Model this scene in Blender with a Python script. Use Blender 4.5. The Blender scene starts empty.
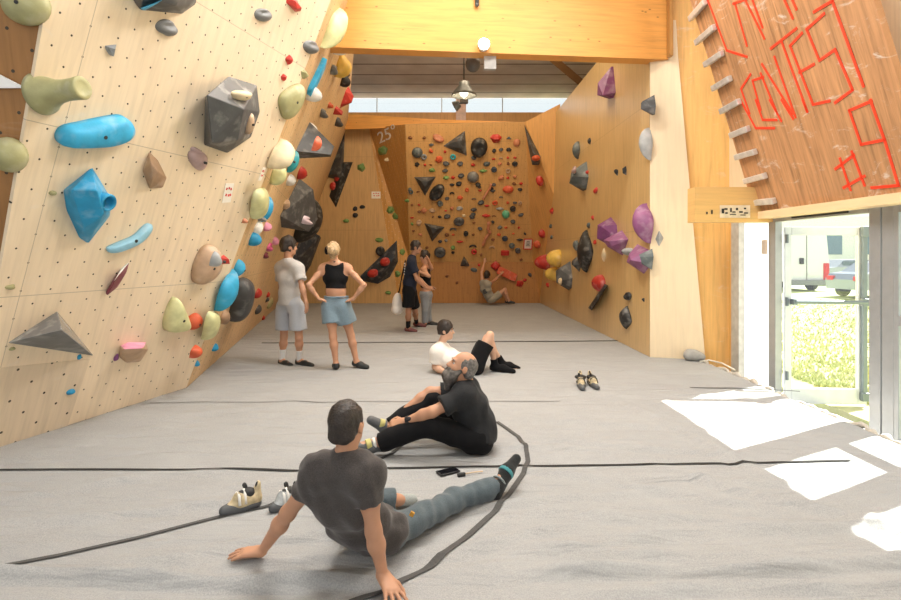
import bpy, bmesh, math, random
import numpy as np
from mathutils import Vector, Matrix, Euler
C = bpy.context.scene.collection
sc = bpy.context.scene
# ---------------------------------------------------------------- camera model of the photograph (901 x 600)
F, VX, VY, H = 540.0, 448.0, 254.0, 1.48
def V(*a): return Vector(a)
def P(px, py, d): return Vector(((px-VX)/F*d, d, H-(py-VY)/F*d))
def FL(px, py, z=0.0):
    d = (H-z)*F/(py-VY); return Vector(((px-VX)/F*d, d, z))
def PZ(px, py, z):
    d = (H-z)*F/(py-VY); return Vector(((px-VX)/F*d, d, z))
cam = bpy.data.cameras.new('camera'); cam.sensor_width = 36; cam.lens = F/901*36
cam.shift_x = (450.5-VX)/901; cam.shift_y = -(300-VY)/901; cam.clip_end = 300; cam.clip_start = .05
co = bpy.data.objects.new('camera', cam); C.objects.link(co); co.location = (0, 0, H); co.rotation_euler = (math.pi/2, 0, 0)
sc.camera = co
sc.view_settings.view_transform = 'Standard'; sc.view_settings.look = 'None'; sc.view_settings.gamma = 1
sc.view_settings.use_curve_mapping = False
# ---------------------------------------------------------------- materials
def srgb(r, g, b):
    f = lambda c: (c/255/12.92 if c <= 10 else ((c/255+.055)/1.055)**2.4)
    return (f(r), f(g), f(b), 1)
MATS = {}
def newmat(name):
    m = bpy.data.materials.new(name); m.use_nodes = True
    nt = m.node_tree; return m, nt, nt.nodes['Principled BSDF']
def N(nt, t, **kw):
    n = nt.nodes.new(t)
    for k, v in kw.items():
        if k in n.inputs: n.inputs[k].default_value = v
        else: setattr(n, k, v)
    return n
def ramp(nt, fac, stops):
    r = nt.nodes.new('ShaderNodeValToRGB'); e = r.color_ramp.elements
    e[0].position, e[0].color = stops[0]; e[1].position, e[1].color = stops[-1]
    for p, c in stops[1:-1]:
        q = e.new(p); q.color = c
    nt.links.new(fac, r.inputs[0]); return r.outputs[0]
def mixc(nt, fac, a, b, mode='MIX'):
    m = nt.nodes.new('ShaderNodeMix'); m.data_type = 'RGBA'; m.blend_type = mode
    for i, v in ((0, fac), (6, a), (7, b)):
        if hasattr(v, 'links'): nt.links.new(v, m.inputs[i])
        else: m.inputs[i].default_value = v
    return m.outputs[2]
def scal(c, k): return (min(c[0]*k,1), min(c[1]*k,1), min(c[2]*k,1), 1)
def plain(name, col, rough=.6, metal=0, noise=.15, nscale=12, bump=.0, bscale=60, spec=.5, chalk=0):
    """a coloured surface with fine mottling (and chalk dust for used holds)"""
    if name in MATS: return MATS[name]
    m, nt, b = newmat(name)
    tc = N(nt, 'ShaderNodeTexCoord')
    n = N(nt, 'ShaderNodeTexNoise', Scale=nscale, Detail=5.0); nt.links.new(tc.outputs['Object'], n.inputs['Vector'])
    c = ramp(nt, n.outputs[0], [(.3, scal(col, 1-noise)), (.7, scal(col, 1+noise))])
    if chalk:
        n2 = N(nt, 'ShaderNodeTexNoise', Scale=7.0, Detail=6.0); nt.links.new(tc.outputs['Object'], n2.inputs['Vector'])
        f = ramp(nt, n2.outputs[0], [(.52, (0,0,0,1)), (.72, (chalk,chalk,chalk,1))])
        c = mixc(nt, f, c, (.78,.76,.72,1))
    nt.links.new(c, b.inputs['Base Color'])
    b.inputs['Roughness'].default_value = rough; b.inputs['Metallic'].default_value = metal
    b.inputs['Specular IOR Level'].default_value = spec
    if bump:
        n3 = N(nt, 'ShaderNodeTexNoise', Scale=bscale, Detail=4.0); nt.links.new(tc.outputs['Object'], n3.inputs['Vector'])
        bp = N(nt, 'ShaderNodeBump', Strength=bump, Distance=.01); nt.links.new(n3.outputs[0], bp.inputs['Height'])
        nt.links.new(bp.outputs[0], b.inputs['Normal'])
    MATS[name] = m; return m
def cloth(name, col, rough=.9, noise=.2, weave=220, bump=.25, sheen=.2):
    if name in MATS: return MATS[name]
    m, nt, b = newmat(name)
    tc = N(nt, 'ShaderNodeTexCoord')
    n = N(nt, 'ShaderNodeTexNoise', Scale=float(weave), Detail=2.0); nt.links.new(tc.outputs['Object'], n.inputs['Vector'])
    c = ramp(nt, n.outputs[0], [(.3, scal(col, 1-noise)), (.7, scal(col, 1+noise))])
    nt.links.new(c, b.inputs['Base Color']); b.inputs['Roughness'].default_value = rough
    b.inputs['Specular IOR Level'].default_value = .2; b.inputs['Sheen Weight'].default_value = sheen
    n3 = N(nt, 'ShaderNodeTexNoise', Scale=14.0, Detail=3.0); nt.links.new(tc.outputs['Object'], n3.inputs['Vector'])
    bp = N(nt, 'ShaderNodeBump', Strength=bump, Distance=.03); nt.links.new(n3.outputs[0], bp.inputs['Height'])
    nt.links.new(bp.outputs[0], b.inputs['Normal'])
    MATS[name] = m; return m
def ply(name, col, dots=None, dotcol=(.05,.035,.02,1), grain=.22, axis='v', scuff=0, rough=.5, seam=None, knots=.0, coat=0):
    """plywood in metres of the panel's own UV: stretched grain, t-nut holes, joints, scuffs"""
    if name in MATS: return MATS[name]
    m, nt, b = newmat(name); L = nt.links.new
    uv = N(nt, 'ShaderNodeUVMap')
    mp = N(nt, 'ShaderNodeMapping'); mp.inputs['Scale'].default_value = (14,.9,1) if axis == 'v' else (.9,14,1)
    L(uv.outputs[0], mp.inputs[0])
    n = N(nt, 'ShaderNodeTexNoise', Scale=1.6, Detail=7.0, Roughness=.62, Distortion=.35); L(mp.outputs[0], n.inputs['Vector'])
    c = ramp(nt, n.outputs[0], [(.28, scal(col, 1-grain)), (.5, col), (.72, scal(col, 1+grain*.6))])
    nb = N(nt, 'ShaderNodeTexNoise', Scale=.9, Detail=3.0); L(uv.outputs[0], nb.inputs['Vector'])
    c = mixc(nt, ramp(nt, nb.outputs[0], [(.35,(0,0,0,1)),(.7,(.35,.35,.35,1))]), c, scal(col, .78))
    if knots:
        mk = N(nt, 'ShaderNodeMapping'); mk.inputs['Scale'].default_value = (2.2,5,1) if axis != 'v' else (5,2.2,1); L(uv.outputs[0], mk.inputs[0])
        vo = N(nt, 'ShaderNodeTexVoronoi', Scale=2.2); vo.inputs['Randomness'].default_value = 1; L(mk.outputs[0], vo.inputs['Vector'])
        c = mixc(nt, ramp(nt, vo.outputs['Distance'], [(.05,(knots,)*3+(1,)),(.12,(0,0,0,1))]), c, scal(col, .3))
    if scuff:
        ms = N(nt, 'ShaderNodeMapping'); ms.inputs['Scale'].default_value = (1.1,2.3,1); L(uv.outputs[0], ms.inputs[0])
        ns = N(nt, 'ShaderNodeTexNoise', Scale=2.6, Detail=9.0, Roughness=.7, Distortion=1.2); L(ms.outputs[0], ns.inputs['Vector'])
        c = mixc(nt, ramp(nt, ns.outputs[0], [(.57,(0,0,0,1)),(.72,(scuff,)*3+(1,))]), c, (.72,.66,.6,1))
    if dots:
        sp, rad = dots
        def grid(off):
            a = N(nt, 'ShaderNodeVectorMath', operation='ADD'); L(uv.outputs[0], a.inputs[0]); a.inputs[1].default_value = (off*sp+60*sp, off*sp+60*sp, 0)
            s = N(nt, 'ShaderNodeVectorMath', operation='MODULO'); L(a.outputs[0], s.inputs[0]); s.inputs[1].default_value = (sp, sp, 1)
            t = N(nt, 'ShaderNodeVectorMath', operation='SUBTRACT'); L(s.outputs[0], t.inputs[0]); t.inputs[1].default_value = (sp/2, sp/2, 0)
            l = N(nt, 'ShaderNodeVectorMath', operation='LENGTH'); L(t.outputs[0], l.inputs[0]); return l.outputs['Value']
        mn = N(nt, 'ShaderNodeMath', operation='MINIMUM'); L(grid(0), mn.inputs[0]); L(grid(.5), mn.inputs[1])
        lt = N(nt, 'ShaderNodeMath', operation='LESS_THAN'); L(mn.outputs[0], lt.inputs[0]); lt.inputs[1].default_value = rad
        c = mixc(nt, lt.outputs[0], c, dotcol)
    if seam:
        sx, sy = seam; sep = N(nt, 'ShaderNodeSeparateXYZ'); L(uv.outputs[0], sep.inputs[0])
        for i, s in ((0, sx), (1, sy)):
            if not s: continue
            a = N(nt, 'ShaderNodeMath', operation='PINGPONG'); L(sep.outputs[i], a.inputs[0]); a.inputs[1].default_value = s/2
            lt = N(nt, 'ShaderNodeMath', operation='LESS_THAN'); L(a.outputs[0], lt.inputs[0]); lt.inputs[1].default_value = .003
            c = mixc(nt, lt.outputs[0], c, scal(col, .62))
    L(c, b.inputs['Base Color']); b.inputs['Roughness'].default_value = rough; b.inputs['Specular IOR Level'].default_value = .4
    if coat: b.inputs['Coat Weight'].default_value = coat; b.inputs['Coat Roughness'].default_value = .25
    MATS[name] = m; return m
def glass(name, tint=(.93,.97,.97,1), gloss=.08):
    if name in MATS: return MATS[name]
    m = bpy.data.materials.new(name); m.use_nodes = True; nt = m.node_tree; nt.nodes.clear()
    o = N(nt, 'ShaderNodeOutputMaterial'); t = N(nt, 'ShaderNodeBsdfTransparent', Color=tint); g = N(nt, 'ShaderNodeBsdfGlossy', Roughness=.02)
    mx = N(nt, 'ShaderNodeMixShader'); mx.inputs[0].default_value = gloss
    nt.links.new(t.outputs[0], mx.inputs[1]); nt.links.new(g.outputs[0], mx.inputs[2])
    nt.links.new(mx.outputs[0], o.inputs[0]); MATS[name] = m; return m
def emit(name, col, s):
    m, nt, b = newmat(name); b.inputs['Emission Color'].default_value = col; b.inputs['Emission Strength'].default_value = s
    b.inputs['Base Color'].default_value = col; return m
# ---------------------------------------------------------------- objects
def link(name, me, mat=None, parent=None, smooth=None):
    o = bpy.data.objects.new(name, me); C.objects.link(o)
    if mat:
        me.materials.clear(); me.materials.append(mat)
    if parent is not None: o.parent = parent
    if smooth is not None:
        me.polygons.foreach_set('use_smooth', [smooth]*len(me.polygons))
    return o
def from_bm(name, bm, mat=None, parent=None, smooth=False):
    bmesh.ops.recalc_face_normals(bm, faces=bm.faces[:])
    me = bpy.data.meshes.new(name); bm.to_mesh(me); bm.free(); return link(name, me, mat, parent, smooth)
def tag(o, label, cat, group=None, kind=None):
    o['label'] = label; o['category'] = cat
    if group: o['group'] = group
    if kind: o['kind'] = kind
    return o
def struct(o): o['kind'] = 'structure'; return o
def empty(name, loc):
    o = bpy.data.objects.new(name, None); C.objects.link(o); o.location = loc; o.empty_display_size = .1; return o
def box(bm, c, s, R=None, bev=0):
    g = bmesh.ops.create_cube(bm, size=1); vs = g['verts']
    M = Matrix.Translation(Vector(c)) @ ((R.to_4x4() if R is not None else Matrix.Identity(4))) @ Matrix.Diagonal((s[0], s[1], s[2], 1))
    bmesh.ops.transform(bm, matrix=M, verts=vs)
    if bev:
        es = list({e for v in vs for e in v.link_edges})
        bmesh.ops.bevel(bm, geom=es, offset=bev, segments=2, affect='EDGES', profile=.5)
def basis(z):
    z = Vector(z).normalized(); a = Vector((0,0,1)) if abs(z.z) < .95 else Vector((1,0,0))
    x = a.cross(z).normalized(); y = z.cross(x); return Matrix((x, y, z)).transposed()
def cyl(bm, a, b, ra, rb=None, seg=16, caps=True):
    a, b = Vector(a), Vector(b); rb = ra if rb is None else rb; R = basis(b-a)
    g = bmesh.ops.create_cone(bm, cap_ends=caps, cap_tris=False, segments=seg, radius1=ra, radius2=rb, depth=(b-a).length)
    bmesh.ops.transform(bm, matrix=Matrix.Translation((a+b)/2) @ R.to_4x4(), verts=g['verts'])
def tube(bm, pts, r, seg=8):
    pts = [Vector(p) for p in pts]; rings = []
    for i, p in enumerate(pts):
        t = (pts[min(i+1,len(pts)-1)]-pts[max(i-1,0)]).normalized(); R = basis(t); rr = r[i] if hasattr(r, '__len__') else r
        rings.append([bm.verts.new(p + R @ Vector((math.cos(k*2*math.pi/seg)*rr, math.sin(k*2*math.pi/seg)*rr, 0))) for k in range(seg)])
    for a, b in zip(rings, rings[1:]):
        for k in range(seg): bm.faces.new((a[k], a[(k+1)%seg], b[(k+1)%seg], b[k]))
    bm.faces.new(rings[0][::-1]); bm.faces.new(rings[-1])
def sphere(bm, c, r, sub=2):
    g = bmesh.ops.create_icosphere(bm, subdivisions=sub, radius=1)
    rr = r if hasattr(r, '__len__') else (r, r, r)
    bmesh.ops.transform(bm, matrix=Matrix.Translation(Vector(c)) @ Matrix.Diagonal((*rr, 1)), verts=g['verts'])
def lathe(bm, prof, M, seg=24):
    rings = []
    for r, z in prof:
        rings.append([bm.verts.new(M @ Vector((r*math.cos(k*2*math.pi/seg), r*math.sin(k*2*math.pi/seg), z))) for k in range(seg)])
    for a, b in zip(rings, rings[1:]):
        for k in range(seg): bm.faces.new((a[k], a[(k+1)%seg], b[(k+1)%seg], b[k]))
    bm.faces.new(rings[0][::-1]); bm.faces.new(rings[-1])
class Pl:
    """a panel plane: origin, normal into the room, horizontal u and up v"""
    def __init__(s, o, n, up=(0,0,1)):
        s.o = Vector(o); s.n = Vector(n).normalized(); s.v = (Vector(up)-s.n*s.n.dot(Vector(up))).normalized(); s.u = s.v.cross(s.n)
    def hit(s, px, py, off=0.0):
        r = Vector(((px-VX)/F, 1, -(py-VY)/F)); c = Vector((0,0,H)); t = (s.o+s.n*off-c).dot(s.n)/r.dot(s.n); return c+r*t
    def M(s, p, rot=0.0):
        c, k = math.cos(rot), math.sin(rot); u = s.u*c+s.v*k; v = s.v*c-s.u*k
        m = Matrix((u, v, s.n)).transposed().to_4x4(); m.translation = p; return m
def slab(name, pts, pl, th, mat, parent=None):
    """flat polygon with thickness behind it, UV in metres"""
    bm = bmesh.new(); uvl = bm.loops.layers.uv.new('UVMap'); pts = [Vector(p) for p in pts]
    f = [bm.verts.new(p) for p in pts]; k = [bm.verts.new(p-pl.n*th) for p in pts]; n = len(pts)
    bm.faces.new(f); bm.faces.new(k[::-1])
    for i in range(n): bm.faces.new((f[i], k[i], k[(i+1)%n], f[(i+1)%n]))
    bmesh.ops.recalc_face_normals(bm, faces=bm.faces[:])
    for fc in bm.faces:
        for l in fc.loops:
            q = l.vert.co-pl.o; l[uvl].uv = (q.dot(pl.u)+q.dot(pl.n)*.3, q.dot(pl.v))
    return from_bm(name, bm, mat, parent)
def plane3(a, b, c, toward=(0, 2, 1.5)):
    a, b, c = Vector(a), Vector(b), Vector(c); n = (b-a).cross(c-a).normalized()
    if n.dot(Vector(toward)-a) < 0: n = -n
    return Pl(a, n)
# ---------------------------------------------------------------- smooth blended solids (bodies, clothing, shoes): signed distance -> one closed mesh
class Solid:
    def __init__(s, vox): s.v = vox; s.ops = []
    def cap(s, a, b, ra, rb=None, k=.02, clip=False, clipa=False, flat=None):
        """tapered limb from a to b; clip cuts it square at b; flat=(axis, factor) squashes it along an axis"""
        a, b = np.array(a, float), np.array(b, float); rb = ra if rb is None else rb; ab = b-a; L2 = max(ab.dot(ab), 1e-9); ln = ab/math.sqrt(L2)
        fx = (np.array(Vector(flat[0]).normalized()), flat[1]) if flat else None
        def fn(p):
            q = p-a
            if fx is not None:
                cc = (q@fx[0]); q = q + (cc*(1/fx[1]-1))[..., None]*fx[0]
            t = np.clip((q@ab)/L2, 0, 1); d = np.linalg.norm(q-t[..., None]*ab, axis=-1)-(ra+(rb-ra)*t)
            if clip: d = np.maximum(d, (p-b)@ln)
            if clipa: d = np.maximum(d, -(p-a)@ln)
            return d
        r = max(ra, rb); s.ops.append(('add', fn, np.minimum(a, b)-r, np.maximum(a, b)+r, k)); return s
    def _ell(s, op, c, r, R, k):
        c = np.array(c, float); r = np.array(r, float); A = np.array(R) if R is not None else np.eye(3)   # columns = axes
        def fn(p):
            q = (p-c)@A; k0 = np.linalg.norm(q/r, axis=-1); k1 = np.linalg.norm(q/(r*r), axis=-1)+1e-9; return k0*(k0-1)/k1
        m = r.max(); s.ops.append((op, fn, c-m, c+m, k)); return s
    def ell(s, c, r, R=None, k=.02): return s._ell('add', c, r, R, k)
    def sub(s, c, r, R=None, k=.01): return s._ell('sub', c, r, R, k)
    def cut(s, p, n, k=.004):
        p, n = np.array(p, float), np.array(Vector([float(q) for q in n]).normalized(), float); s.ops.append(('cut', lambda x: (x-p)@n, None, None, k)); return s
    def mesh(s):
        v = s.v; adds = [o for o in s.ops if o[0] == 'add']
        lo = np.min([o[2] for o in adds], 0)-3*v; hi = np.max([o[3] for o in adds], 0)+3*v
        n = np.ceil((hi-lo)/v).astype(int)+1; D = np.full(n, 1.0, np.float32)
        ax = [lo[i]+np.arange(n[i])*v for i in range(3)]
        for op, fn, a, b, k in s.ops:
            if a is None: sl = tuple(slice(0, n[i]) for i in range(3))
            else:
                m = k+3*v; i0 = np.maximum(np.floor((a-m-lo)/v).astype(int), 0); i1 = np.minimum(np.ceil((b+m-lo)/v).astype(int)+1, n)
                if (i1 <= i0).any(): continue
                sl = tuple(slice(i0[i], i1[i]) for i in range(3))
            p = np.stack(np.meshgrid(ax[0][sl[0]], ax[1][sl[1]], ax[2][sl[2]], indexing='ij'), -1)
            d = fn(p).astype(np.float32); o = D[sl]
            if op == 'add': h = np.maximum(k-np.abs(o-d), 0)/k; D[sl] = np.minimum(o, d)-h*h*k*.25
            else:
                d = d if op == 'cut' else -d; h = np.maximum(k-np.abs(o-d), 0)/k; D[sl] = np.maximum(o, d)+h*h*k*.25
        ins = D < 0; c = np.array(D.shape)-1
        acc = np.zeros((*c, 3), np.float32); cnt = np.zeros(c, np.float32)
        base = np.indices(c).transpose(1, 2, 3, 0).astype(np.float32)
        def S(o): return tuple(slice(o[i], o[i]+c[i]) for i in range(3))
        for d in range(3):
            e = np.eye(3, dtype=int)[d]; oth = [i for i in range(3) if i != d]
            for x in (0, 1):
                for y in (0, 1):
                    o = np.zeros(3, int); o[oth[0]] = x; o[oth[1]] = y
                    A, B = D[S(o)], D[S(o+e)]; cr = (A < 0) != (B < 0); t = np.where(cr, A/np.where(cr, A-B, 1), 0)
                    q = np.where(cr[..., None], o+e*t[..., None], 0); acc += q; cnt += cr
        act = cnt > 0; idx = np.full(c, -1, int); idx[act] = np.arange(act.sum())
        Vt = (acc[act]/cnt[act][:, None]+base[act])*v+lo; Fs = []
        for d in range(3):
            e = np.eye(3, dtype=int)[d]; u, w = [(1, 2), (2, 0), (0, 1)][d]
            A = ins; B = np.roll(ins, -1, d); cr = A != B; ii = np.argwhere(cr)
            ii = ii[(ii[:, d] < c[d]) & (ii[:, u] > 0) & (ii[:, w] > 0) & (ii[:, u] < c[u]) & (ii[:, w] < c[w])]
            eu, ew = np.eye(3, dtype=int)[u], np.eye(3, dtype=int)[w]
            g = lambda q: idx[q[:, 0], q[:, 1], q[:, 2]]
            f = np.stack([g(ii-eu-ew), g(ii-ew), g(ii), g(ii-eu)], 1); flip = ~A[ii[:, 0], ii[:, 1], ii[:, 2]]
            f[flip] = f[flip][:, ::-1]; Fs.append(f)
        Fc = np.concatenate(Fs); Fc = Fc[(Fc >= 0).all(1)]
        return Vt, Fc
def vnormals(Vt, Fc):
    a, b, c, d = (Vt[Fc[:, i]] for i in range(4)); fn = np.cross(c-a, d-b); n = np.zeros_like(Vt)
    for i in range(4): np.add.at(n, Fc[:, i], fn)
    return n/(np.linalg.norm(n, axis=1)[:, None]+1e-9)
def relax(Vt, Fc, it=2, lam=.5):
    for _ in range(it):
        s = np.zeros_like(Vt); k = np.zeros(len(Vt))
        for i in range(4):
            j = (i+1) % 4; np.add.at(s, Fc[:, i], Vt[Fc[:, j]]); np.add.at(k, Fc[:, i], 1); np.add.at(s, Fc[:, j], Vt[Fc[:, i]]); np.add.at(k, Fc[:, j], 1)
        Vt = Vt+(s/k[:, None]-Vt)*lam
    return Vt
def wrinkle(Vt, Fc, amp, freq, sharp=1.0, axis=None, seed=3):
    rs = np.random.RandomState(seed); n = vnormals(Vt, Fc); h = np.zeros(len(Vt))
    for i in range(7):
        k = rs.randn(3).astype(float)
        if axis is not None: a = np.array(Vector(axis).normalized()); k = k-.88*k.dot(a)*a
        k = k/np.linalg.norm(k); f = freq*(.6+1.2*rs.rand()); w = Vt@rs.randn(3)*freq*.25
        h += np.sin(Vt@k*f+1.6*np.sin(w+rs.rand()*6)+rs.rand()*6)
    h /= 3.0; h = np.sign(h)*np.abs(h)**sharp
    return Vt+n*(h*amp)[:, None]
def solid_obj(name, S, mat, parent, base, wr=None, rel=2):
    Vt, Fc = S.mesh(); Vt = relax(Vt, Fc, rel)
    if wr: Vt = wrinkle(Vt, Fc, *wr)
    me = bpy.data.meshes.new(name); Vt = Vt-np.array(base)
    me.from_pydata(Vt.tolist(), [], Fc.tolist()); me.update()
    return link(name, me, mat, parent, True)
# ---------------------------------------------------------------- people
def skin(name, col):
    m = plain(name, col, rough=.55, noise=.08, nscale=9, bump=.05, bscale=90)
    b = m.node_tree.nodes['Principled BSDF']; b.inputs['Subsurface Weight'].default_value = .08; b.inputs['Subsurface Radius'].default_value = (.02,.008,.004); return m
def hand(S, w, d, nrm, thumb, s=1.0, curl=.35, spread=.16):
    """palm, four unequal bent fingers and a thumb; d along the fingers, nrm the back of the hand, thumb the side the thumb is on"""
    d = Vector(d).normalized(); nrm = (Vector(nrm)-d*d.dot(Vector(nrm))).normalized(); t = d.cross(nrm).normalized()
    if t.dot(Vector(thumb)) < 0: t = -t
    w = Vector(w)
    for i, (off, ln, pl_) in enumerate(((.031,.078,.088),(.011,.088,.094),(-.010,.080,.090),(-.030,.062,.080))):
        kn = w+d*pl_*s+t*off*s+nrm*(.004*s)
        S.cap(w+t*off*.55*s, kn, .017*s, .0125*s, k=.018*s)
        fd = (d+t*(off/.03)*spread).normalized()
        d1 = (fd*math.cos(curl*.6)-nrm*math.sin(curl*.6)); d2 = (fd*math.cos(curl*1.5)-nrm*math.sin(curl*1.5)); d3 = (fd*math.cos(curl*2.2)-nrm*math.sin(curl*2.2))
        p1 = kn+d1*ln*.45*s; p2 = p1+d2*ln*.32*s; p3 = p2+d3*ln*.23*s
        S.cap(kn, p1, .0105*s, .0095*s, k=.006*s); S.cap(p1, p2, .0095*s, .0085*s, k=.004*s); S.cap(p2, p3, .0085*s, .0072*s, k=.004*s)
    b0 = w+d*.022*s+t*.022*s; b1 = b0+(d*.62+t*.72-nrm*.22).normalized()*.046*s; b2 = b1+(d*.9+t*.38-nrm*.2).normalized()*.034*s; b3 = b2+(d*.95+t*.1-nrm*.25).normalized()*.024*s
    S.cap(w+d*.01*s, b1, .017*s, .0135*s, k=.02*s); S.cap(b1, b2, .0122*s, .0105*s, k=.006*s); S.cap(b2, b3, .0105*s, .008*s, k=.005*s)
def hframe(J):
    f = Vector(J['hf']).normalized(); u = Vector(J.get('hu', (0,0,1))); u = (u-f*f.dot(u)).normalized(); r = f.cross(u); return r, f, u
def torso(S, J, g=0.0, k=.06, lower=True, upper=True, s=1.0, fem=False, tank=False):
    R = (Vector(J['shR'])-Vector(J['shL'])).normalized(); ch, be, pe, nk = (Vector(J[q]) for q in ('chest','belly','pelvis','neck'))
    cw, cr = (.078,.088) if fem else (.088,.103)
    cw *= J.get('cw',1); bw = J.get('bw',1)
    if upper:
        S.cap(ch-R*cw*s, ch+R*cw*s, cr*s+g, k=k)
        if not tank: S.cap(Vector(J['shL']).lerp(nk,.25), Vector(J['shR']).lerp(nk,.25), .058*s+g, k=k)
        for q in ('shL','shR'):
            if tank:
                e = nk.lerp(Vector(J[q]),.66); S.cap(ch, e, .088*s+g, .050*s+g, k=k*.6); S.cap(nk.lerp(e,.7)+(ch-nk)*.22, ch, .075*s+g, .09*s+g, k=k*.6); continue
            S.cap(nk+(Vector(J[q])-nk)*.2, J[q], .05*s+g, .052*s+g, k=k); S.cap(ch, Vector(J[q]), .085*s+g, .055*s+g, k=k)
    S.cap(be-R*.06*s*bw, be+R*.06*s*bw, (.082 if fem else .095)*s+g, k=k); S.cap(ch, be, (.085 if fem else .1)*s+g, (.08 if fem else .096)*s+g, k=k)
    if lower:
        S.cap(be, pe, .09*s+g, .095*s+g, k=k); S.cap(pe-R*.075*s, pe+R*.075*s, (.105 if fem else .1)*s+g, k=k)
def head(S, J, s=1.0):
    r, f, u = hframe(J); c = Vector(J['head']); A = np.array([list(r), list(f), list(u)]).T
    L = lambda x, y, z: c+r*x*s+f*y*s+u*z*s
    S.cap(J['neck'], L(0,-.018,-.06), .056*s, .052*s, k=.03)
    S.ell(L(0,-.012,.03), np.array((.073,.092,.088))*s, A, k=.02); S.ell(L(0,.025,-.035), np.array((.058,.066,.078))*s, A, k=.03)
    S.ell(L(0,.06,-.085), np.array((.028,.028,.022))*s, A, k=.03)
    S.cap(L(0,.082,.02), L(0,.108,-.022), .008*s, .0135*s, k=.014*s); S.cap(L(-.012,.094,-.027), L(.012,.094,-.027), .009*s, k=.008*s)
    S.cap(L(-.03,.077,.03), L(.03,.077,.03), .012*s, k=.015*s)
    for x in (-1, 1):
        S.sub(L(.03*x,.092,.008), np.array((.017,.014,.010))*s, A, k=.012*s); S.ell(L(.035*x,.062,-.02), np.array((.02,.016,.016))*s, A, k=.02*s)
        S.ell(L(.077*x,-.012,-.005), np.array((.010,.02,.032))*s, A, k=.006*s)
    S.cap(L(-.02,.082,-.052), L(.02,.082,-.052), .007*s, k=.004*s); S.cap(L(-.017,.081,-.063), L(.017,.081,-.063), .008*s, k=.004*s)
def face_parts(J, root, base, s=1.0, brow='hair_dark', eye=True):
    r, f, u = hframe(J); c = Vector(J['head'])-Vector(base); L = lambda x, y, z: c+r*x*s+f*y*s+u*z*s
    for x in (-1, 1):
        bm = bmesh.new(); sphere(bm, L(.03*x,.0715,.008), .0115*s, 2)
        e = from_bm('eye', bm, plain('eye_white', (.5,.46,.42,1), .25, noise=.03), root, True)
        bm = bmesh.new(); sphere(bm, L(.03*x,.0785,.008), .0062*s, 2); from_bm('iris', bm, plain('iris_brown', (.03,.018,.01,1), .2, noise=.05), e, True)
        bm = bmesh.new(); tube(bm, [L(.012*x,.088,.026), L(.03*x,.089,.032), L(.048*x,.076,.026)], [.003*s,.0045*s,.0025*s], 6)
        from_bm('eyebrow', bm, MATS[brow], root, True)
def body(J, vox, s=1.0, fem=False, arm=1.0, leg=1.0, barefoot=True):
    S = Solid(vox); torso(S, J, 0, s=s, fem=fem)
    for q in 'LR':
        sh, el, wr = (Vector(J[x+q]) for x in ('sh','el','wr')); a = s*arm
        S.cap(sh, sh.lerp(el,.45), .05*a, .046*a, k=.035); S.cap(sh.lerp(el,.4), el, .047*a, .038*a, k=.03)
        m = el.lerp(wr,.3); S.cap(el, m, .038*a, .041*a, k=.03); S.cap(m, wr, .041*a, .026*a, k=.03)
        hd = J.get('hd'+q, wr-el); hn = J.get('hn'+q, (0,0,1)); hand(S, wr, hd, hn, J.get('th'+q, (1,0,0)), s*J.get('hs',1.0), J.get('curl'+q,.35), J.get('spread'+q,.16))
        hp, kn, an, to = (Vector(J[x+q]) for x in ('hip','kn','an','to')); l = s*leg
        S.cap(hp, hp.lerp(kn,.5), .088*l, .074*l, k=.05); S.cap(hp.lerp(kn,.5), kn, .074*l, .054*l, k=.04)
        m = kn.lerp(an,.32)+(kn.lerp(an,.32)-hp.lerp(an,.32)).normalized()*-.012*s; S.cap(kn, m, .05*l, .055*l, k=.035); S.cap(m, an, .055*l, .036*l, k=.04)
        S.cap(an, to, .034*s, .026*s, k=.03); S.cap(an+(an-to).normalized()*.03*s-(kn-an).normalized()*.02*s, to, .03*s, .024*s, k=.03)
    head(S, J, s*J.get('hsz',1.0)); return S
def tee(J, vox, hem, g=.016, s=1.0, sleeve=.62, sr=(.068,.072), fem=False, arms=True, necky=.0, k=.06):
    S = Solid(vox); torso(S, J, g, k, lower=True, s=s, fem=fem, tank=not arms)
    if arms:
        for q in 'LR':
            sh, el = Vector(J['sh'+q]), Vector(J['el'+q]); S.cap(sh, sh.lerp(el, sleeve), sr[0]*s, sr[1]*s, k=.04, clip=True)
    if hem: S.cut(*hem)
    nk = Vector(J['neck']); u = (nk-Vector(J['chest'])).normalized()
    S.cap(nk-u*.02*s, nk+u*.028*s, .064*s, .060*s, k=.03, clip=True)
    return S
def trousers(J, vox, waist, hem=1.0, g=.016, s=1.0, fl=(1,1,1), shorts=None, k=.045):
    """hem: how far down the shin; shorts: how far down the thigh instead"""
    S = Solid(vox); pe, be = Vector(J['pelvis']), Vector(J['belly']); R = (Vector(J['hipR'])-Vector(J['hipL'])).normalized()
    S.cap(pe-R*.075*s, pe+R*.075*s, .103*s+g, k=.05); S.cap(be.lerp(pe,.3)-R*.05*s, be.lerp(pe,.3)+R*.05*s, .093*s+g, k=.05)
    S.cut(*waist)
    for q in 'LR':
        hp, kn, an = (Vector(J[x+q]) for x in ('hip','kn','an'))
        if shorts:
            e = hp.lerp(kn, shorts); S.cap(hp, e, (.092*s+g)*fl[0], (.088*s+g)*fl[1], k=k, clip=True)
        else:
            S.cap(hp, kn, (.09*s+g)*fl[0], (.062*s+g)*fl[1], k=k); S.cap(kn, kn.lerp(an, hem), (.06*s+g)*fl[1], (.05*s+g)*fl[2], k=.04, clip=True)
    return S
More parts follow.
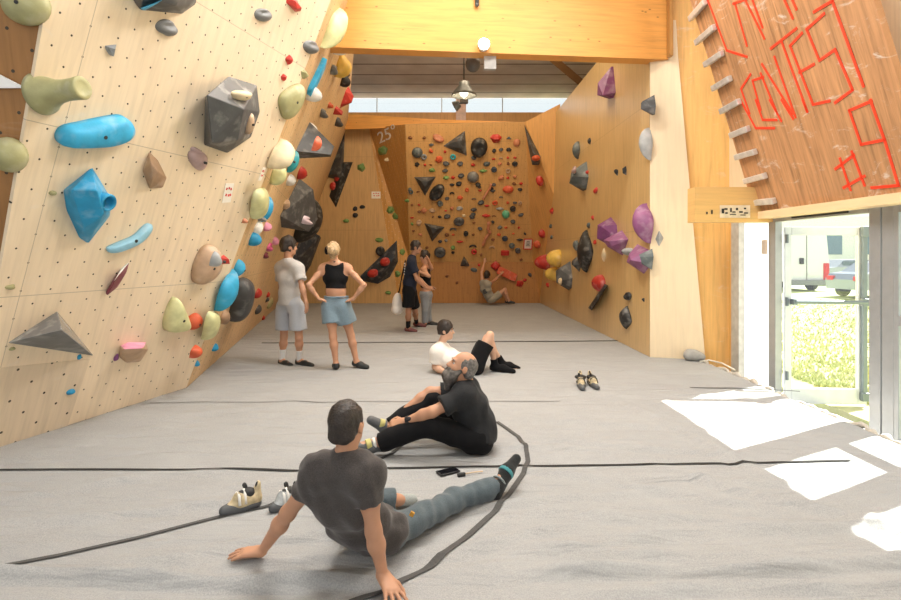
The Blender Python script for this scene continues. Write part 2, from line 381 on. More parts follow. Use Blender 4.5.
def hair_short(J, vox, s=1.0, top=.0, thick=.012, line=.045, back=-.075):
    r, f, u = hframe(J); c = Vector(J['head']); A = np.array([list(r), list(f), list(u)]).T; s *= J.get('hsz',1.0)
    L = lambda x, y, z: c+r*x*s+f*y*s+u*z*s; S = Solid(vox)
    S.ell(L(0,-.014,.034+top*.5), np.array((.073+thick,.092+thick,.088+thick+top))*s, A, k=.02)
    S.cap(L(-.034,-.068,-.03), L(.034,-.068,-.03), .034*s, k=.03); S.cap(L(-.018,-.064,-.05), L(.018,-.064,-.05), .028*s, k=.03)
    S.sub(L(0,.115,-.015), np.array((.09,.075,line+.035))*s, A, k=.015); S.cut(L(0,-.06,back), -u+f*-.15)
    for x in (-1, 1): S.sub(L(.066*x,-.055,-.088), np.array((.034,.05,.040))*s, A, k=.02)
    for x in (-1, 1): S.sub(L(.092*x,.012,-.035), np.array((.030,.060,.060))*s, A, k=.012)
    return S
def shoe(S, an, to, nrm=(0,0,1), s=1.0, w=.043):
    an, to, n = Vector(an), Vector(to), Vector(nrm).normalized(); d = (to-an).normalized(); heel = an-d*.03*s-n*.03*s; t = d.cross(n)
    S.cap(heel, heel.lerp(to,.5), .040*s, .042*s, k=.03); S.cap(heel.lerp(to,.5), to+d*.018*s, .045*s, .034*s, k=.03); S.cap(heel, an-d*.028*s+n*.015*s, .036*s, .034*s, k=.02)
# ---------------------------------------------------------------- the hall
PALE = (.80,.655,.47,1); ORG = (.64,.34,.115,1); BRN = (.42,.20,.06,1)
m_left = ply('birch_ply_drilled', PALE, dots=(.215,.0075), grain=.12, scuff=.35, seam=(2.5,1.25), rough=.6)
m_kick = ply('birch_ply_kick_sheet', scal(PALE,.86), dots=(.26,.0105), grain=.14, scuff=.25, rough=.6)
m_far = ply('birch_ply_far_wing', (.70,.47,.24,1), dots=(.26,.010), grain=.30, scuff=.3, seam=(2.5,1.25), rough=.55)
m_brown = ply('brown_stained_ply', (.62,.33,.10,1), dots=(.2,.009), dotcol=(.75,.6,.42,1), grain=.25, rough=.5)
m_brownd = ply('brown_ply_dark_dots', scal(BRN,.8), dots=(.26,.011), grain=.25, rough=.5, scuff=.12)
m_board = ply('honey_ply_drilled', (.58,.33,.12,1), dots=(.2,.008), dotcol=(.25,.12,.04,1), grain=.2, seam=(2.44,1.22), rough=.5)
m_org = ply('honey_ply', ORG, grain=.22, rough=.45, knots=.2)
m_backl = ply('tan_ply', (.60,.38,.17,1), grain=.22, rough=.5, seam=(2.2,2.2))
m_right = ply('varnished_ply', (.64,.43,.19,1), grain=.2, rough=.35, coat=.5, seam=(2.44,1.83))
m_end = ply('pale_birch_ply', (.84,.68,.46,1), grain=.08, scuff=.18, rough=.5)
m_plyw = ply('chalky_honey_ply', (.78,.45,.14,1), grain=.2, scuff=.4, rough=.5)
m_beam = ply('glulam_timber', (.74,.345,.085,1), grain=.22, axis='h', knots=.95, rough=.45)
m_dbeam = ply('dark_timber', (.17,.085,.03,1), grain=.3, axis='h')
m_grey = plain('grey_aluminium', (.42,.44,.45,1), .35, .4, noise=.05)
m_white = plain('white_paint', (.86,.86,.85,1), .5, noise=.03)
m_dark = plain('black_rubber', (.02,.02,.02,1), .6)
# floor mats under one carpet
def H_floor(x, y):
    h = 0.0022*(np.sin(3.1*x+1.7*np.sin(1.3*y))*np.sin(2.3*y+.8*np.sin(1.9*x))) + .0016*np.sin(7.3*y+2.2*np.sin(2.1*x)+x)*np.sin(1.7*x+.6)
    r1 = np.sin(5.2*y+1.1*np.sin(1.4*x+.7*y)+.9*np.sin(2.7*x-1.2*y)+.5*x); h = h + .016*np.maximum(r1-.55,0)**1.5*(.5+.5*np.sin(1.3*x+2.1*y))*(y < 9)
    for px, py, qx, qy, a, w in RIDGE:
        p, q = FL(px, py), FL(qx, qy); dx, dy = q.x-p.x, q.y-p.y; l = math.hypot(dx, dy)
        t = ((x-p.x)*dx+(y-p.y)*dy)/(l*l); s = ((x-p.x)*dy-(y-p.y)*dx)/l + .016*np.sin(t*7+px)
        e = np.exp(-np.maximum(np.abs(t-.5)-.5, 0)**2*(l*l)/.05)
        a = a*2.4; h = h + a*np.exp(-(s/w)**2)*e*(.75+.25*np.sin(t*13+py)) - .45*a*np.exp(-((s-w*1.7)/w)**2)*e
    return h
RIDGE = [(0,574,330,582,.022,.035),(560,572,901,562,.02,.035),(560,548,760,560,.012,.05),(560,455,640,457,.006,.05),(640,476,800,482,.008,.045),(560,440,700,452,.010,.05),(700,478,901,530,.014,.05),
 (560,512,700,520,.010,.05),(620,400,760,470,.010,.05),(40,520,250,500,.009,.05),(120,480,330,462,.006,.06),(0,500,120,480,.006,.05),(540,500,640,492,.008,.04),(640,535,880,520,.012,.05),
 (540,470,720,500,.010,.04),(430,560,540,530,.010,.035),(300,560,420,552,.010,.04),(560,420,680,428,.008,.06),(520,392,640,395,.006,.07),(150,420,330,398,.006,.08),(30,455,190,420,.005,.06),
 (690,395,760,399,.008,.06),(540,360,640,372,.006,.1),(350,356,430,360,.006,.1),(200,392,330,378,.006,.1),(180,555,330,530,.009,.05),(640,590,901,585,.015,.03),(400,520,520,500,.006,.04),(330,440,420,430,.006,.05),(500,445,600,450,.008,.05)]
def grid_floor():
    ys = np.concatenate([np.arange(-2.6,1.9,.3), np.arange(1.9,5.2,.03), np.arange(5.2,9,.06), np.arange(9,16.9,.15)]); xs = np.arange(-6.2,3.66,.045)
    X, Y = np.meshgrid(xs, ys, indexing='ij')
    X = np.minimum(X, 3.56+.03*np.sin(Y*3.1)+.015*np.sin(Y*9)); Z = H_floor(X, Y)
    Z = Z-.05*np.clip((X-3.42)/.2, 0, 1)**2
    vs = np.stack([X, Y, Z], -1).reshape(-1, 3); n = len(ys); f = []
    for i in range(len(xs)-1):
        b = i*n; f += [(b+j, b+n+j, b+n+j+1, b+j+1) for j in range(n-1)]
    # a skirt down the door side
    me = bpy.data.meshes.new('floor'); e = len(vs); last = (len(xs)-1)*n
    vs = np.concatenate([vs, vs[last:last+n]-np.array([0.02,0,.28])]); f += [(last+j, e+j, e+j+1, last+j+1) for j in range(n-1)]
    me.from_pydata(vs.tolist(), [], f); me.update()
    m, nt, b = newmat('grey_carpet'); L = nt.links.new; tc = N(nt, 'ShaderNodeTexCoord')
    n1 = N(nt, 'ShaderNodeTexNoise', Scale=160.0, Detail=3.0); L(tc.outputs['Object'], n1.inputs['Vector'])
    n2 = N(nt, 'ShaderNodeTexNoise', Scale=2.2, Detail=7.0, Roughness=.65); L(tc.outputs['Object'], n2.inputs['Vector'])
    c = ramp(nt, n1.outputs[0], [(.3,(.29,.293,.293,1)),(.7,(.40,.403,.40,1))])
    c = mixc(nt, ramp(nt, n2.outputs[0], [(.45,(0,0,0,1)),(.75,(.25,.25,.25,1))]), c, (.45,.455,.455,1))
    c = mixc(nt, ramp(nt, n2.outputs[0], [(.25,(.2,.2,.2,1)),(.42,(0,0,0,1))]), c, (.27,.275,.275,1))
    L(c, b.inputs['Base Color']); b.inputs['Roughness'].default_value = .95; b.inputs['Specular IOR Level'].default_value = .1
    bp = N(nt, 'ShaderNodeBump', Strength=.2, Distance=.006); L(n1.outputs[0], bp.inputs['Height'])
    mp = N(nt, 'ShaderNodeMapping'); mp.inputs['Scale'].default_value = (.7,2.9,1); L(tc.outputs['Object'], mp.inputs[0])
    n4 = N(nt, 'ShaderNodeTexNoise', Scale=2.1, Detail=3.0, Distortion=.8); L(mp.outputs[0], n4.inputs['Vector'])
    b2 = N(nt, 'ShaderNodeBump', Strength=.7, Distance=.07); L(n4.outputs[0], b2.inputs['Height']); L(bp.outputs[0], b2.inputs['Normal'])
    L(b2.outputs[0], b.inputs['Normal'])
    struct(link('floor', me, m, None, True))
grid_floor()
def hz(x, y): return float(H_floor(np.array(x), np.array(y)))
def strip(name, pix, w, mat, th=.002, lift=.006, step=.05):
    """a flat tape following the mats through the given picture points"""
    pts = [FL(*p) for p in pix]; q = []
    for a, b in zip(pts, pts[1:]):
        n = max(1, int((b-a).length/step)); q += [a.lerp(b, i/n) for i in range(n)]
    q.append(pts[-1]); bm = bmesh.new(); prev = None
    for i, p in enumerate(q):
        t = (q[min(i+1,len(q)-1)]-q[max(i-1,0)]).normalized(); s = Vector((t.y,-t.x,0))*w/2
        row = []
        for k, zz in ((-1,lift),(-1,lift+th),(1,lift+th),(1,lift)):
            r = p+s*k; row.append(bm.verts.new((r.x, r.y, hz(r.x, r.y)+zz)))
        if prev:
            for k in range(4): bm.faces.new((prev[k], row[k], row[(k+1)%4], prev[(k+1)%4]))
        else: bm.faces.new(row)
        prev = row
    bm.faces.new(prev[::-1]); return from_bm(name, bm, mat)
m_seam = cloth('seam_dark', (.04,.038,.036,1), sheen=.02); m_tape = cloth('grey_webbing', (.085,.083,.08,1), sheen=.03)
struct(strip('trim_1', [(-40,470.5),(120,470),(300,471),(400,469),(540,466.5),(700,464),(850,461.5)], .022, m_seam))
struct(strip('trim_2', [(262,343.5),(420,342.5),(560,341.5),(648,341)], .05, m_seam))
struct(strip('trim_3', [(150,403),(300,402.5),(420,402),(560,401.5)], .012, cloth('seam_grey', (.2,.195,.19,1))))
struct(strip('trim_4', [(0,567.5),(60,556),(140,538),(205,521),(270,505),(330,485),(372,464),(392,454),(408,441)], .028, m_tape))
struct(strip('trim_5', [(350,604),(388,590),(420,572),(445,556),(470,535),(492,514),(510,494),(522,476),(528,462),(526,448),(518,437),(506,428),(497,422)], .034, m_tape, step=.03))
struct(strip('trim_6', [(690,388),(735,388.5),(770,390),(800,392)], .02, m_seam))
# ---- left climbing wall: near facet and far facet share one fold, both overhang
LN = .373
def xn(d, z): return -4.674+.298*d+LN*z
def xf(d, z): return -1.659-.207*d+LN*z
FOLD = 5.97
plN = plane3((xn(4,0),4,0), (xn(5,0),5,0), (xn(4,2),4,2)); plF = plane3((xf(7,0),7,0), (xf(9,0),9,0), (xf(7,2),7,2))
ZT = 5.35
e0 = 3.94; edge = lambda z: e0-.179*z
n_pts = lambda z0, z1: [(xn(edge(z0),z0), edge(z0), z0), (xn(FOLD,z0), FOLD, z0), (xn(FOLD,z1), FOLD, z1), (xn(edge(z1),z1), edge(z1), z1)]
struct(slab('wall_left', n_pts(-.02, ZT), plN, .03, m_left))
kick = [plN.hit(-60,374,.004), plN.hit(90,359,.004), plN.hit(67,428,.004), plN.hit(-60,466,.004)]
struct(slab('wall_left_kick', kick, plN, .003, m_kick))
struct(slab('wall_left_wing', [(xf(FOLD,-.02),FOLD,-.02), (xf(16.4,-.02),16.4,-.02), (xf(16.4,ZT),16.4,ZT), (xf(FOLD,ZT),FOLD,ZT)], plF, .12, m_far))
# the brown leaf beyond the near edge
a0, a1 = Vector((xn(edge(-.02),-.02), edge(-.02), -.02)), Vector((xn(edge(ZT),ZT), edge(ZT), ZT)); off = Vector((-1.6,-.15,0))
plB = plane3(a0, a1, a0+off, (-2,0,1)); struct(slab('wall_left_return', [a0-plB.n*.03, a1-plB.n*.03, a1+off, a0+off], plB, .1, m_brownd))
bw = bmesh.new()
w = [plB.hit(-6,72,.01), plB.hit(25,88,.01), plB.hit(-6,88,.01)]
plBs = plB; struct(slab('trim_7', w, plB, .02, m_white))
# ---- right climbing wall: a box with a pale end
R0, R1 = Vector((2.90,7.76,0)), Vector((2.775,16.35,0))
plR = plane3(R0, R1, R0+V(0,0,1)); struct(slab('wall_right_climbing', [R0, R1, R1+V(0,0,5.17), R0+V(0,0,5.17)], plR, .1, m_right))
plE = plane3(P(650,357,7.76), P(705,360,7.53), P(650,62,7.76))
struct(slab('wall_right_end', [plE.hit(650,357.5), plE.hit(705.5,361.5), plE.hit(678,55), plE.hit(676,20), plE.hit(650,20)], plE, .05, m_end))
pq = [plE.hit(662,370,-.06), plE.hit(741,375,-.06), plE.hit(741,-90,-.06), plE.hit(662,-90,-.06)]
struct(slab('wall_right_panel', pq, plE, .08, m_plyw))
# ---- back: 25 degree board between two gussets above a kick
DB = 16.3; bt = lambda z: DB-.466*(z-1.24)
def bp(px, py):   # point of the overhanging board plane
    d = (DB-.466*(H-1.24+VY/F*0) )
    k = (py-VY)/F; d = (DB+.466*1.24-.466*H)/(1-.466*k); return P(px, py, d)
plK = Pl((0,DB,0), (0,-1,0)); plBd = plane3(bp(410,262), bp(533,262), bp(420,140))
b00, b10, b11, b01 = bp(410,262), bp(533,262), bp(525,122), bp(405,124.5)
struct(slab('wall_back_board', [b00, b10, b11, b01], plBd, .06, m_board))
struct(slab('wall_back_kick', [(-3.2,DB,-.02), (2.8,DB,-.02), (2.8,DB,1.245), (-1.16,DB,1.245), (-1.4,DB,1.1), (-3.2,DB,.0)], plK, .08, ply('brown_honey_ply', (.40,.185,.05,1), grain=.22, dots=(.3,.01), dotcol=(.15,.07,.02,1))))
g0, g1 = P(369,128,16.2), P(397,303.5,16.26)
plG = plane3(b01, P(405,262,bt(1.24)), g0, (0,2,1.5)); struct(slab('wall_back_gusset', [b01, b00, g0], plane3(b01, b00, g0, (0,2,1.5)), .01, m_brown))
g2 = P(410,303.5,16.22); plG = plane3(g0, b00, g1, (0,2,1.5)); struct(slab('wall_back_gusset_foot', [g0, b00, g2, g1], plane3(g0, b00, g1, (0,2,1.5)), .01, m_brown))
plBL = plane3(P(284,303.4,16.22), P(398,303.4,16.22), P(369,128,16.2))
struct(slab('wall_back_left', [plBL.hit(262,304), plBL.hit(399,304), plBL.hit(369,128), plBL.hit(330,128.5)], plBL, .08, m_backl))
q0, q1, q2 = P(560,104,13.95), P(558,205,14.3), P(541,302.5,16.3)
def tri(name, pts, mat, th=.02):
    p = plane3(*pts[:3]); struct(slab(name, pts, p, th, mat)); return p
plT1 = tri('wall_back_right', [b11, q1, q0], m_org); plT2 = tri('wall_back_right_lower', [b11, b10, q1], m_org); tri('wall_back_right_foot', [b10, q2, q1], m_org)
struct(slab('trim_8', [P(340,113.5,15.6), P(440,119.5,15.2), P(525,122,14.53), P(525,125,14.6), P(440,126,15.2), P(340,129.5,15.6)], Pl((0,15,0),(0,-1,.1)), .02, m_beam))
# ---- building shell
def wallbox(name, a, b, mat, n):
    a, b = Vector(a), Vector(b); bm = bmesh.new(); box(bm, (a+b)/2, b-a); uvl = bm.loops.layers.uv.new('UVMap'); n = Vector(n)
    for f in bm.faces:
        for l in f.loops: c = l.vert.co; l[uvl].uv = (c.y if abs(n.x) > .5 else c.x, c.z if abs(n.z) < .5 else c.y)
    return struct(from_bm(name, bm, mat))
m_ceil, nt, b = newmat('ceiling_sheet')
uv = N(nt, 'ShaderNodeUVMap'); sp = N(nt, 'ShaderNodeSeparateXYZ'); nt.links.new(uv.outputs[0], sp.inputs[0])
pg = N(nt, 'ShaderNodeMath', operation='PINGPONG'); nt.links.new(sp.outputs[1], pg.inputs[0]); pg.inputs[1].default_value = .42
lt = N(nt, 'ShaderNodeMath', operation='LESS_THAN'); nt.links.new(pg.outputs[0], lt.inputs[0]); lt.inputs[1].default_value = .035
nn = N(nt, 'ShaderNodeTexNoise', Scale=1.5, Detail=4.0); nt.links.new(uv.outputs[0], nn.inputs['Vector'])
cc = mixc(nt, lt.outputs[0], ramp(nt, nn.outputs[0], [(.3,(.50,.48,.46,1)),(.7,(.66,.64,.62,1))]), (.13,.12,.115,1)); nt.links.new(cc, b.inputs['Base Color']); b.inputs['Roughness'].default_value = .6
ZC = 6.5
wallbox('ceiling', (-7,-2.6,ZC), (4.4,17.4,ZC+.2), m_ceil, (0,0,1))
wallbox('wall_back', (-7,17.3,-.3), (4.4,17.5,6.02), m_org, (0,1,0))
wallbox('wall_left_outer', (-7.2,-2.6,-.3), (-7,17.5,ZC), m_white, (1,0,0))
XW = 3.9
m_upper = ply('pale_upper_ply', (.86,.70,.47,1), grain=.12, rough=.5)
wallbox('wall_right', (XW,-2.6,1.99), (XW+.16,7.6,ZC), m_upper, (1,0,0))
wallbox('wall_right_rear', (XW+.06,7.5,-.3), (XW+.26,17.5,ZC), m_upper, (1,0,0))
wallbox('wall_right_near', (XW,-2.6,-.3), (XW+.16,2.1,1.99), m_upper, (1,0,0))
wallbox('floor_slab', (-7,-2.6,-.34), (XW+.4,17.5,-.3), plain('concrete', (.4,.39,.38,1), .9), (0,0,1))
# clerestory over the back wall
o = struct(from_bm('window_1', (lambda bm: (box(bm, (-1.5,17.4,6.25), (11,.02,.46)), bm)[-1])(bmesh.new()), glass('clear_glass')))
bm = bmesh.new()
for x in (-4.2,-2.28,-.2,1.75): box(bm, (x,17.36,6.25), (.03,.05,.46))
from_bm('window_mullion', bm, m_grey, o)
# glulam cross beam and the dark brace behind it
bl, br = P(335,47.2,7.2), P(668,59.5,7.66); dv = (br-bl).normalized(); n_ = Vector((dv.y,-dv.x,0)).normalized()
plBm = Pl(bl, n_); L0 = bl-dv*2.2; struct(slab('trim_9', [L0, br, br+V(0,0,1.3), L0+V(0,0,1.3)], plBm, .22, m_beam))
bm = bmesh.new(); cyl(bm, P(540,48,11.6), P(583,84,12.6), .11, seg=4); struct(from_bm('trim_10', bm, m_dbeam))
bm = bmesh.new(); box(bm, (P(668,40,7.6)+V(.02,-.02,.86)), (.05,.1,2.2)); struct(from_bm('trim_11', bm, ply('dark_edge', (.45,.22,.06,1))))
# a lit post in front of the clerestory
wallbox('trim_12', (P(456,122,16.9)), (P(466,99,16.9)+V(0,.12,0)), plain('pink_post', (.72,.52,.44,1), .6), (0,1,0))
# ---- doors and glazing along the right
def dat(px): return XW*F/(px-VX)
m_glass = glass('door_glass')
ZH = 1.86
def bar(bm, y0, y1, z0, z1, x0=XW-.02, x1=XW+.06): box(bm, ((x0+x1)/2,(y0+y1)/2,(z0+z1)/2), (x1-x0, y1-y0, z1-z0), None, .004)
y0, y1, y2, y3 = dat(770), dat(778), dat(871), dat(896)
bm = bmesh.new()
bar(bm, y1+.02, y0, -.3, 1.98); bar(bm, (y2+y3)/2+.008, y2, -.3, 1.98); bar(bm, y3, (y2+y3)/2-.008, -.3, 1.98); bar(bm, y2, y1+.02, ZH, 1.98)
fr = struct(from_bm('door_1', bm, m_grey))
bm = bmesh.new(); bar(bm, y2+.25, y1-.3, ZH+.02, ZH+.075, XW-.035, XW-.015); from_bm('door_closer_slot', bm, m_dark, fr)
# the leaf, hinged at the far post and a little ajar outward
hg = Vector((XW+.075, y1+.01, 0)); lw = .92
leaf = empty('door_2', hg); leaf['kind'] = 'structure'; leaf.rotation_euler = (0,0,math.radians(86)); DZ = 1.80
def lbar(bm, a, b, z0, z1, t=.05, bev=.006): box(bm, (0,-(a+b)/2,(z0+z1)/2), (t, b-a, z1-z0), None, bev)
bm = bmesh.new(); lbar(bm, 0, .075, -.28, DZ); lbar(bm, lw-.10, lw, -.28, DZ); lbar(bm, .075, lw-.10, DZ-.10, DZ); lbar(bm, .075, lw-.10, -.28, -.1)
from_bm('door_frame', bm, plain('pale_grey_aluminium', (.62,.66,.68,1), .3, .3, noise=.04), leaf)
bm = bmesh.new(); box(bm, (0,-(.075+lw-.1)/2,.82), (.012,lw-.175,1.76)); from_bm('glass_pane', bm, m_glass, leaf)
m_gun = plain('slate_grey_metal', (.19,.23,.25,1), .35, .5, noise=.05)
bm = bmesh.new(); cyl(bm, (-.09,-.08,.92), (-.09,-lw+.02,.92), .022, seg=14); box(bm, (-.06,-.08,.92), (.08,.05,.07), None, .008); box(bm, (-.06,-lw+.05,.92), (.08,.09,.09), None, .01)
from_bm('push_bar', bm, m_gun, leaf)
bm = bmesh.new(); box(bm, (-.05,-lw+.05,.78), (.05,.055,2.0), None, .01); box(bm, (-.06,-lw+.05,DZ-.06), (.06,.08,.12), None, .01); box(bm, (-.06,-lw+.05,-.18), (.06,.08,.1), None, .01); from_bm('lock_rod', bm, m_gun, leaf)
for z in (.05,.92,1.66):
    bm = bmesh.new(); cyl(bm, (-.04,-.015,z-.05), (-.04,-.015,z+.05), .018, seg=10); from_bm('hinge', bm, m_gun, leaf)
# fixed glazing towards the camera
k = y3; lo = 2.1; spans = [(k-.62,k),(k-1.42,k-.8),(k-2.25,k-1.6)]
for i, (a, b_) in enumerate(spans):
    bm = bmesh.new(); bar(bm, a, a+.05, -.3, 1.98); bar(bm, b_-.05, b_, -.3, 1.98); bar(bm, a+.05, b_-.05, 1.84, 1.98); bar(bm, a+.05, b_-.05, -.3, -.12); bar(bm, a+.05, b_-.05, .86, .95)
    if i < 2: bar(bm, a-.18, a, -.3, 1.98)
    w_ = struct(from_bm('window_%d' % (i+2), bm, m_grey)); bm = bmesh.new(); box(bm, (XW+.02,(a+b_)/2,.9), (.012,b_-a-.1,1.9)); from_bm('glass_pane', bm, m_glass, w_)
bm = bmesh.new(); bar(bm, 2.05, spans[-1][0], -.3, 1.99); struct(from_bm('trim_13', bm, m_grey))
# post and white light-passing panel between the plywood and the door
yp0, yp1 = dat(735.5), dat(742.5)
bm = bmesh.new(); bar(bm, yp1, yp0+.02, -.3, 1.98, XW-.05, XW+.06); struct(from_bm('trim_14', bm, plain('pale_steel', (.5,.5,.47,1), .5, .2)))
mt, nt, b = newmat('opal_panel'); b.inputs['Base Color'].default_value = (.9,.9,.9,1); b.inputs['Roughness'].default_value = .6
tl = N(nt, 'ShaderNodeBsdfTranslucent', Color=(.92,.92,.9,1)); mx = N(nt, 'ShaderNodeMixShader'); mx.inputs[0].default_value = .6
nt.links.new(b.outputs[0], mx.inputs[1]); nt.links.new(tl.outputs[0], mx.inputs[2]); nt.links.new(mx.outputs[0], nt.nodes['Material Output'].inputs[0])
bm = bmesh.new(); box(bm, (XW+.03,(y0+yp1)/2,.84), (.02,yp1-y0,2.28)); struct(from_bm('window_6', bm, mt))
nb = from_bm('notice', (lambda bm: (box(bm, (XW+.0185,dat(763),P(763,247,dat(763)).z), (.004,.13,.18)), bm)[-1])(bmesh.new()), plain('notice_paper', (.72,.66,.58,1), .7)); tag(nb, 'small paper notice stuck to the white panel beside the door', 'notice')
wallbox('wall_right_gap', (XW,yp0,-.3), (XW+.16,7.6,1.99), m_plyw, (1,0,0))
# timber header box under the hanging board
hb0, hb1 = P(695,222,6.45), P(695,187,6.45); zb0, zb1 = 1.862, 2.0
bm = bmesh.new(); uvl = bm.loops.layers.uv.new('UVMap')
box(bm, ((hb0.x+XW)/2, 6.55, (hb0.z+2.28)/2), (XW-hb0.x, .2, 2.28-hb0.z))
for f in bm.faces:
    for l in f.loops: l[uvl].uv = (l.vert.co.x+l.vert.co.y, l.vert.co.z)
hd = struct(from_bm('trim_15', bm, ply('header_ply', (.74,.46,.17,1), axis='h', grain=.15, scuff=.2)))
bm = bmesh.new(); box(bm, (P(735,211.5,6.445)), (.36,.006,.15)); st = from_bm('sticker', bm, plain('kraft_white', (.70,.58,.42,1), .6), hd)
bm = bmesh.new(); rs = random.Random(4)
for px, py, w_, h_ in [(723,211,2.5,6),(726,209,3,2),(726.5,213,2.5,2),(731,210,1.5,5),(734,212,3,1.5),(737,209,2,3),(741,212,3.5,2),(745,208.5,2,2),(746,213,4,1.5),(712,212,1.5,5),(707,213,1.5,3),(733,214.5,6,1),(743,215,5,1)]:
    c = P(px, py, 6.438); box(bm, c, (w_*6.44/F, .004, h_*6.44/F*.8))
from_bm('sticker_print', bm, m_dark, st)
wallbox('trim_16', (XW-.2,3.9,1.90), (XW+.02,6.5,1.985), ply('pale_rail', (.84,.62,.36,1), axis='h', grain=.1), (1,0,0))
# ---------------------------------------------------------------- hanging adjustable board over the doors
plH = plane3((3.75,6.6,1.993), (3.75,4.2,1.993), (2.958,6.6,4.585), (0,5,0))
top = lambda y: (3.75-(5.3-1.993)*.3056, y, 5.3)
hbd = empty('adjustable_climbing_board', (3.75,5.4,1.99)); tag(hbd, 'brown overhanging plywood board with red tape letters hanging above the glass doors', 'climbing board')
def to_child(o, root): o.parent = root; o.matrix_parent_inverse = Matrix.Translation(-root.location); return o
to_child(slab('panel', [(3.75,6.6,1.993), (3.75,4.19,1.993), top(4.19), top(6.6)], plH, .05, ply('worn_brown_ply', (.52,.27,.125,1), grain=.5, scuff=.9, rough=.5, axis='v')), hbd)
pegs = [((691,18),(704,3)),((697,42),(713,28)),((706,64),(721,54)),((714,88),(729,79)),((722,111),(738,102)),((732,135),(747,129)),((737,157),(754,152)),((746,181),(764,176)),((753,203),(773,201))]
m_peg = plain('brushed_aluminium', (.72,.70,.66,1), .35, .5)
for a, b_ in pegs:
    p, q = plH.hit(*a, .035), plH.hit(*b_, .035); bm = bmesh.new(); u = (q-p); R = Matrix((u.normalized(), plH.n.cross(u.normalized()), plH.n)).transposed()
    box(bm, (p+q)/2, (u.length+.05, .07, .06), R, .01); pg_ = to_child(from_bm('bracket', bm, m_peg), hbd)
    bm = bmesh.new(); box(bm, q+u.normalized()*.004, (.014,.05,.05), R, .005); to_child(from_bm('bracket_end', bm, m_dark), hbd)
tape = []
def st3(*p): tape.append([(690+x/5.4545, y/5.4545) for x, y in p])
def st4(*p): tape.append([(790+x/5.45, y/5.45) for x, y in p])
def st5(*p): tape.append([(690+x/4.27, 100+y/4.27) for x, y in p])
st3((95,-5),(200,275),(310,310)); st3((235,20),(305,-4)); st3((245,20),(310,250)); st3((300,0),(405,210)); st3((340,0),(395,150)); st3((515,0),(560,100)); st3((555,-5),(580,50))
st3((440,265),(580,155)); st3((500,230),(640,610)); st3((330,405),(278,485),(325,620)); st3((340,440),(400,420)); st3((340,440),(385,600)); st3((392,350),(560,620)); st3((385,400),(475,620)); st3((460,310),(575,640))
st4((130,65),(230,5),(400,470)); st4((185,75),(90,160),(160,330),(245,270),(340,490),(245,560)); st4((65,180),(0,250),(125,570),(215,550)); st4((50,395),(130,350))
st5((215,0),(280,120),(360,120)); st5((280,0),(310,85),(370,85)); st5((340,0),(390,90)); st5((390,0),(440,80)); st5((480,0),(500,50)); st5((775,5),(680,45),(730,190),(830,170)); st5((770,0),(830,170),(890,365),(775,375))
st5((640,250),(685,385)); st5((690,220),(745,365)); st5((620,295),(700,235)); st5((655,375),(745,325))
bm = bmesh.new()
for s in tape:
    q = [plH.hit(*p, .004) for p in s]
    for a, b_ in zip(q, q[1:]):
        u = (b_-a); R = Matrix((u.normalized(), plH.n.cross(u.normalized()), plH.n)).transposed(); box(bm, (a+b_)/2, (u.length+.02, .026, .004), R)
to_child(from_bm('tape_lettering', bm, plain('red_tape', (.95,.06,.02,1), .5, noise=.05)), hbd)
# ---------------------------------------------------------------- lamps on and behind the beam
m_lampgrey = plain('lamp_grey_enamel', (.12,.125,.115,1), .4, .2)
lp = P(464,92,9.2); r_ = empty('pendant_lamp', lp); tag(r_, 'grey conical pendant lamp hanging below the ceiling behind the timber beam', 'lamp')
bm = bmesh.new(); lathe(bm, [(.04,.19),(.09,.17),(.10,.10),(.205,-.03),(.215,-.07),(.205,-.07),(.19,-.03),(.08,.09),(.02,.12)], Matrix.Identity(4)); from_bm('lamp_shade', bm, m_lampgrey, r_, True)
bm = bmesh.new(); sphere(bm, (0,0,-.01), .075); from_bm('bulb', bm, emit('warm_bulb', (1,.9,.75,1), 2), r_, True)
bm = bmesh.new(); cyl(bm, (0,0,.15), (0,0,ZC-lp.z), .012, seg=8); from_bm('cable', bm, m_dark, r_)
bm = bmesh.new(); box(bm, (.0,0,-.16), (.14,.1,.07), None, .01); cyl(bm, (-.08,0,-.2), (-.16,.03,-.24), .06, .09); from_bm('bracket', bm, m_lampgrey, r_)
sp_ = P(473,64,8.6); r_ = empty('speaker_ball', sp_); tag(r_, 'dark grey ball loudspeaker hanging from the timber beam beside the pendant lamp', 'speaker')
bm = bmesh.new(); sphere(bm, (0,0,0), (.12,.12,.13), 3); from_bm('housing', bm, plain('speaker_grey', (.10,.105,.11,1), .5), r_, True)
bm = bmesh.new(); cyl(bm, (-.1,0,.1), (-.1,0,ZC+.02-sp_.z), .01, seg=8); cyl(bm, (-.1,0,.1), (0,0,.0), .012, seg=8); from_bm('bracket', bm, m_lampgrey, r_)
s0 = plBm.hit(484,44,.1); r_ = empty('spotlight', s0); tag(r_, 'lit spotlight on the lower edge of the timber beam', 'spotlight')
bm = bmesh.new(); cyl(bm, (0,.08,0), (0,.0,0), .075, .085, 20); from_bm('lamp_head', bm, m_white, r_, True)
bm = bmesh.new(); cyl(bm, (0,0.002,0), (0,-.012,0), .074, seg=20); from_bm('lens', bm, emit('spot_lens', (1,.93,.82,1), 30), r_)
jb = plBm.hit(490,62,-.1); o = from_bm('junction_box', (lambda bm: (box(bm, (0,0,0), (.17,.1,.19), None, .01), bm)[-1])(bmesh.new()), plain('junction_grey', (.5,.5,.5,1), .5)); o.location = Vector((P(490,60.5,7.55).x, 7.57, 4.155)); tag(o, 'small grey junction box under the timber beam below the lit spotlight', 'junction box')
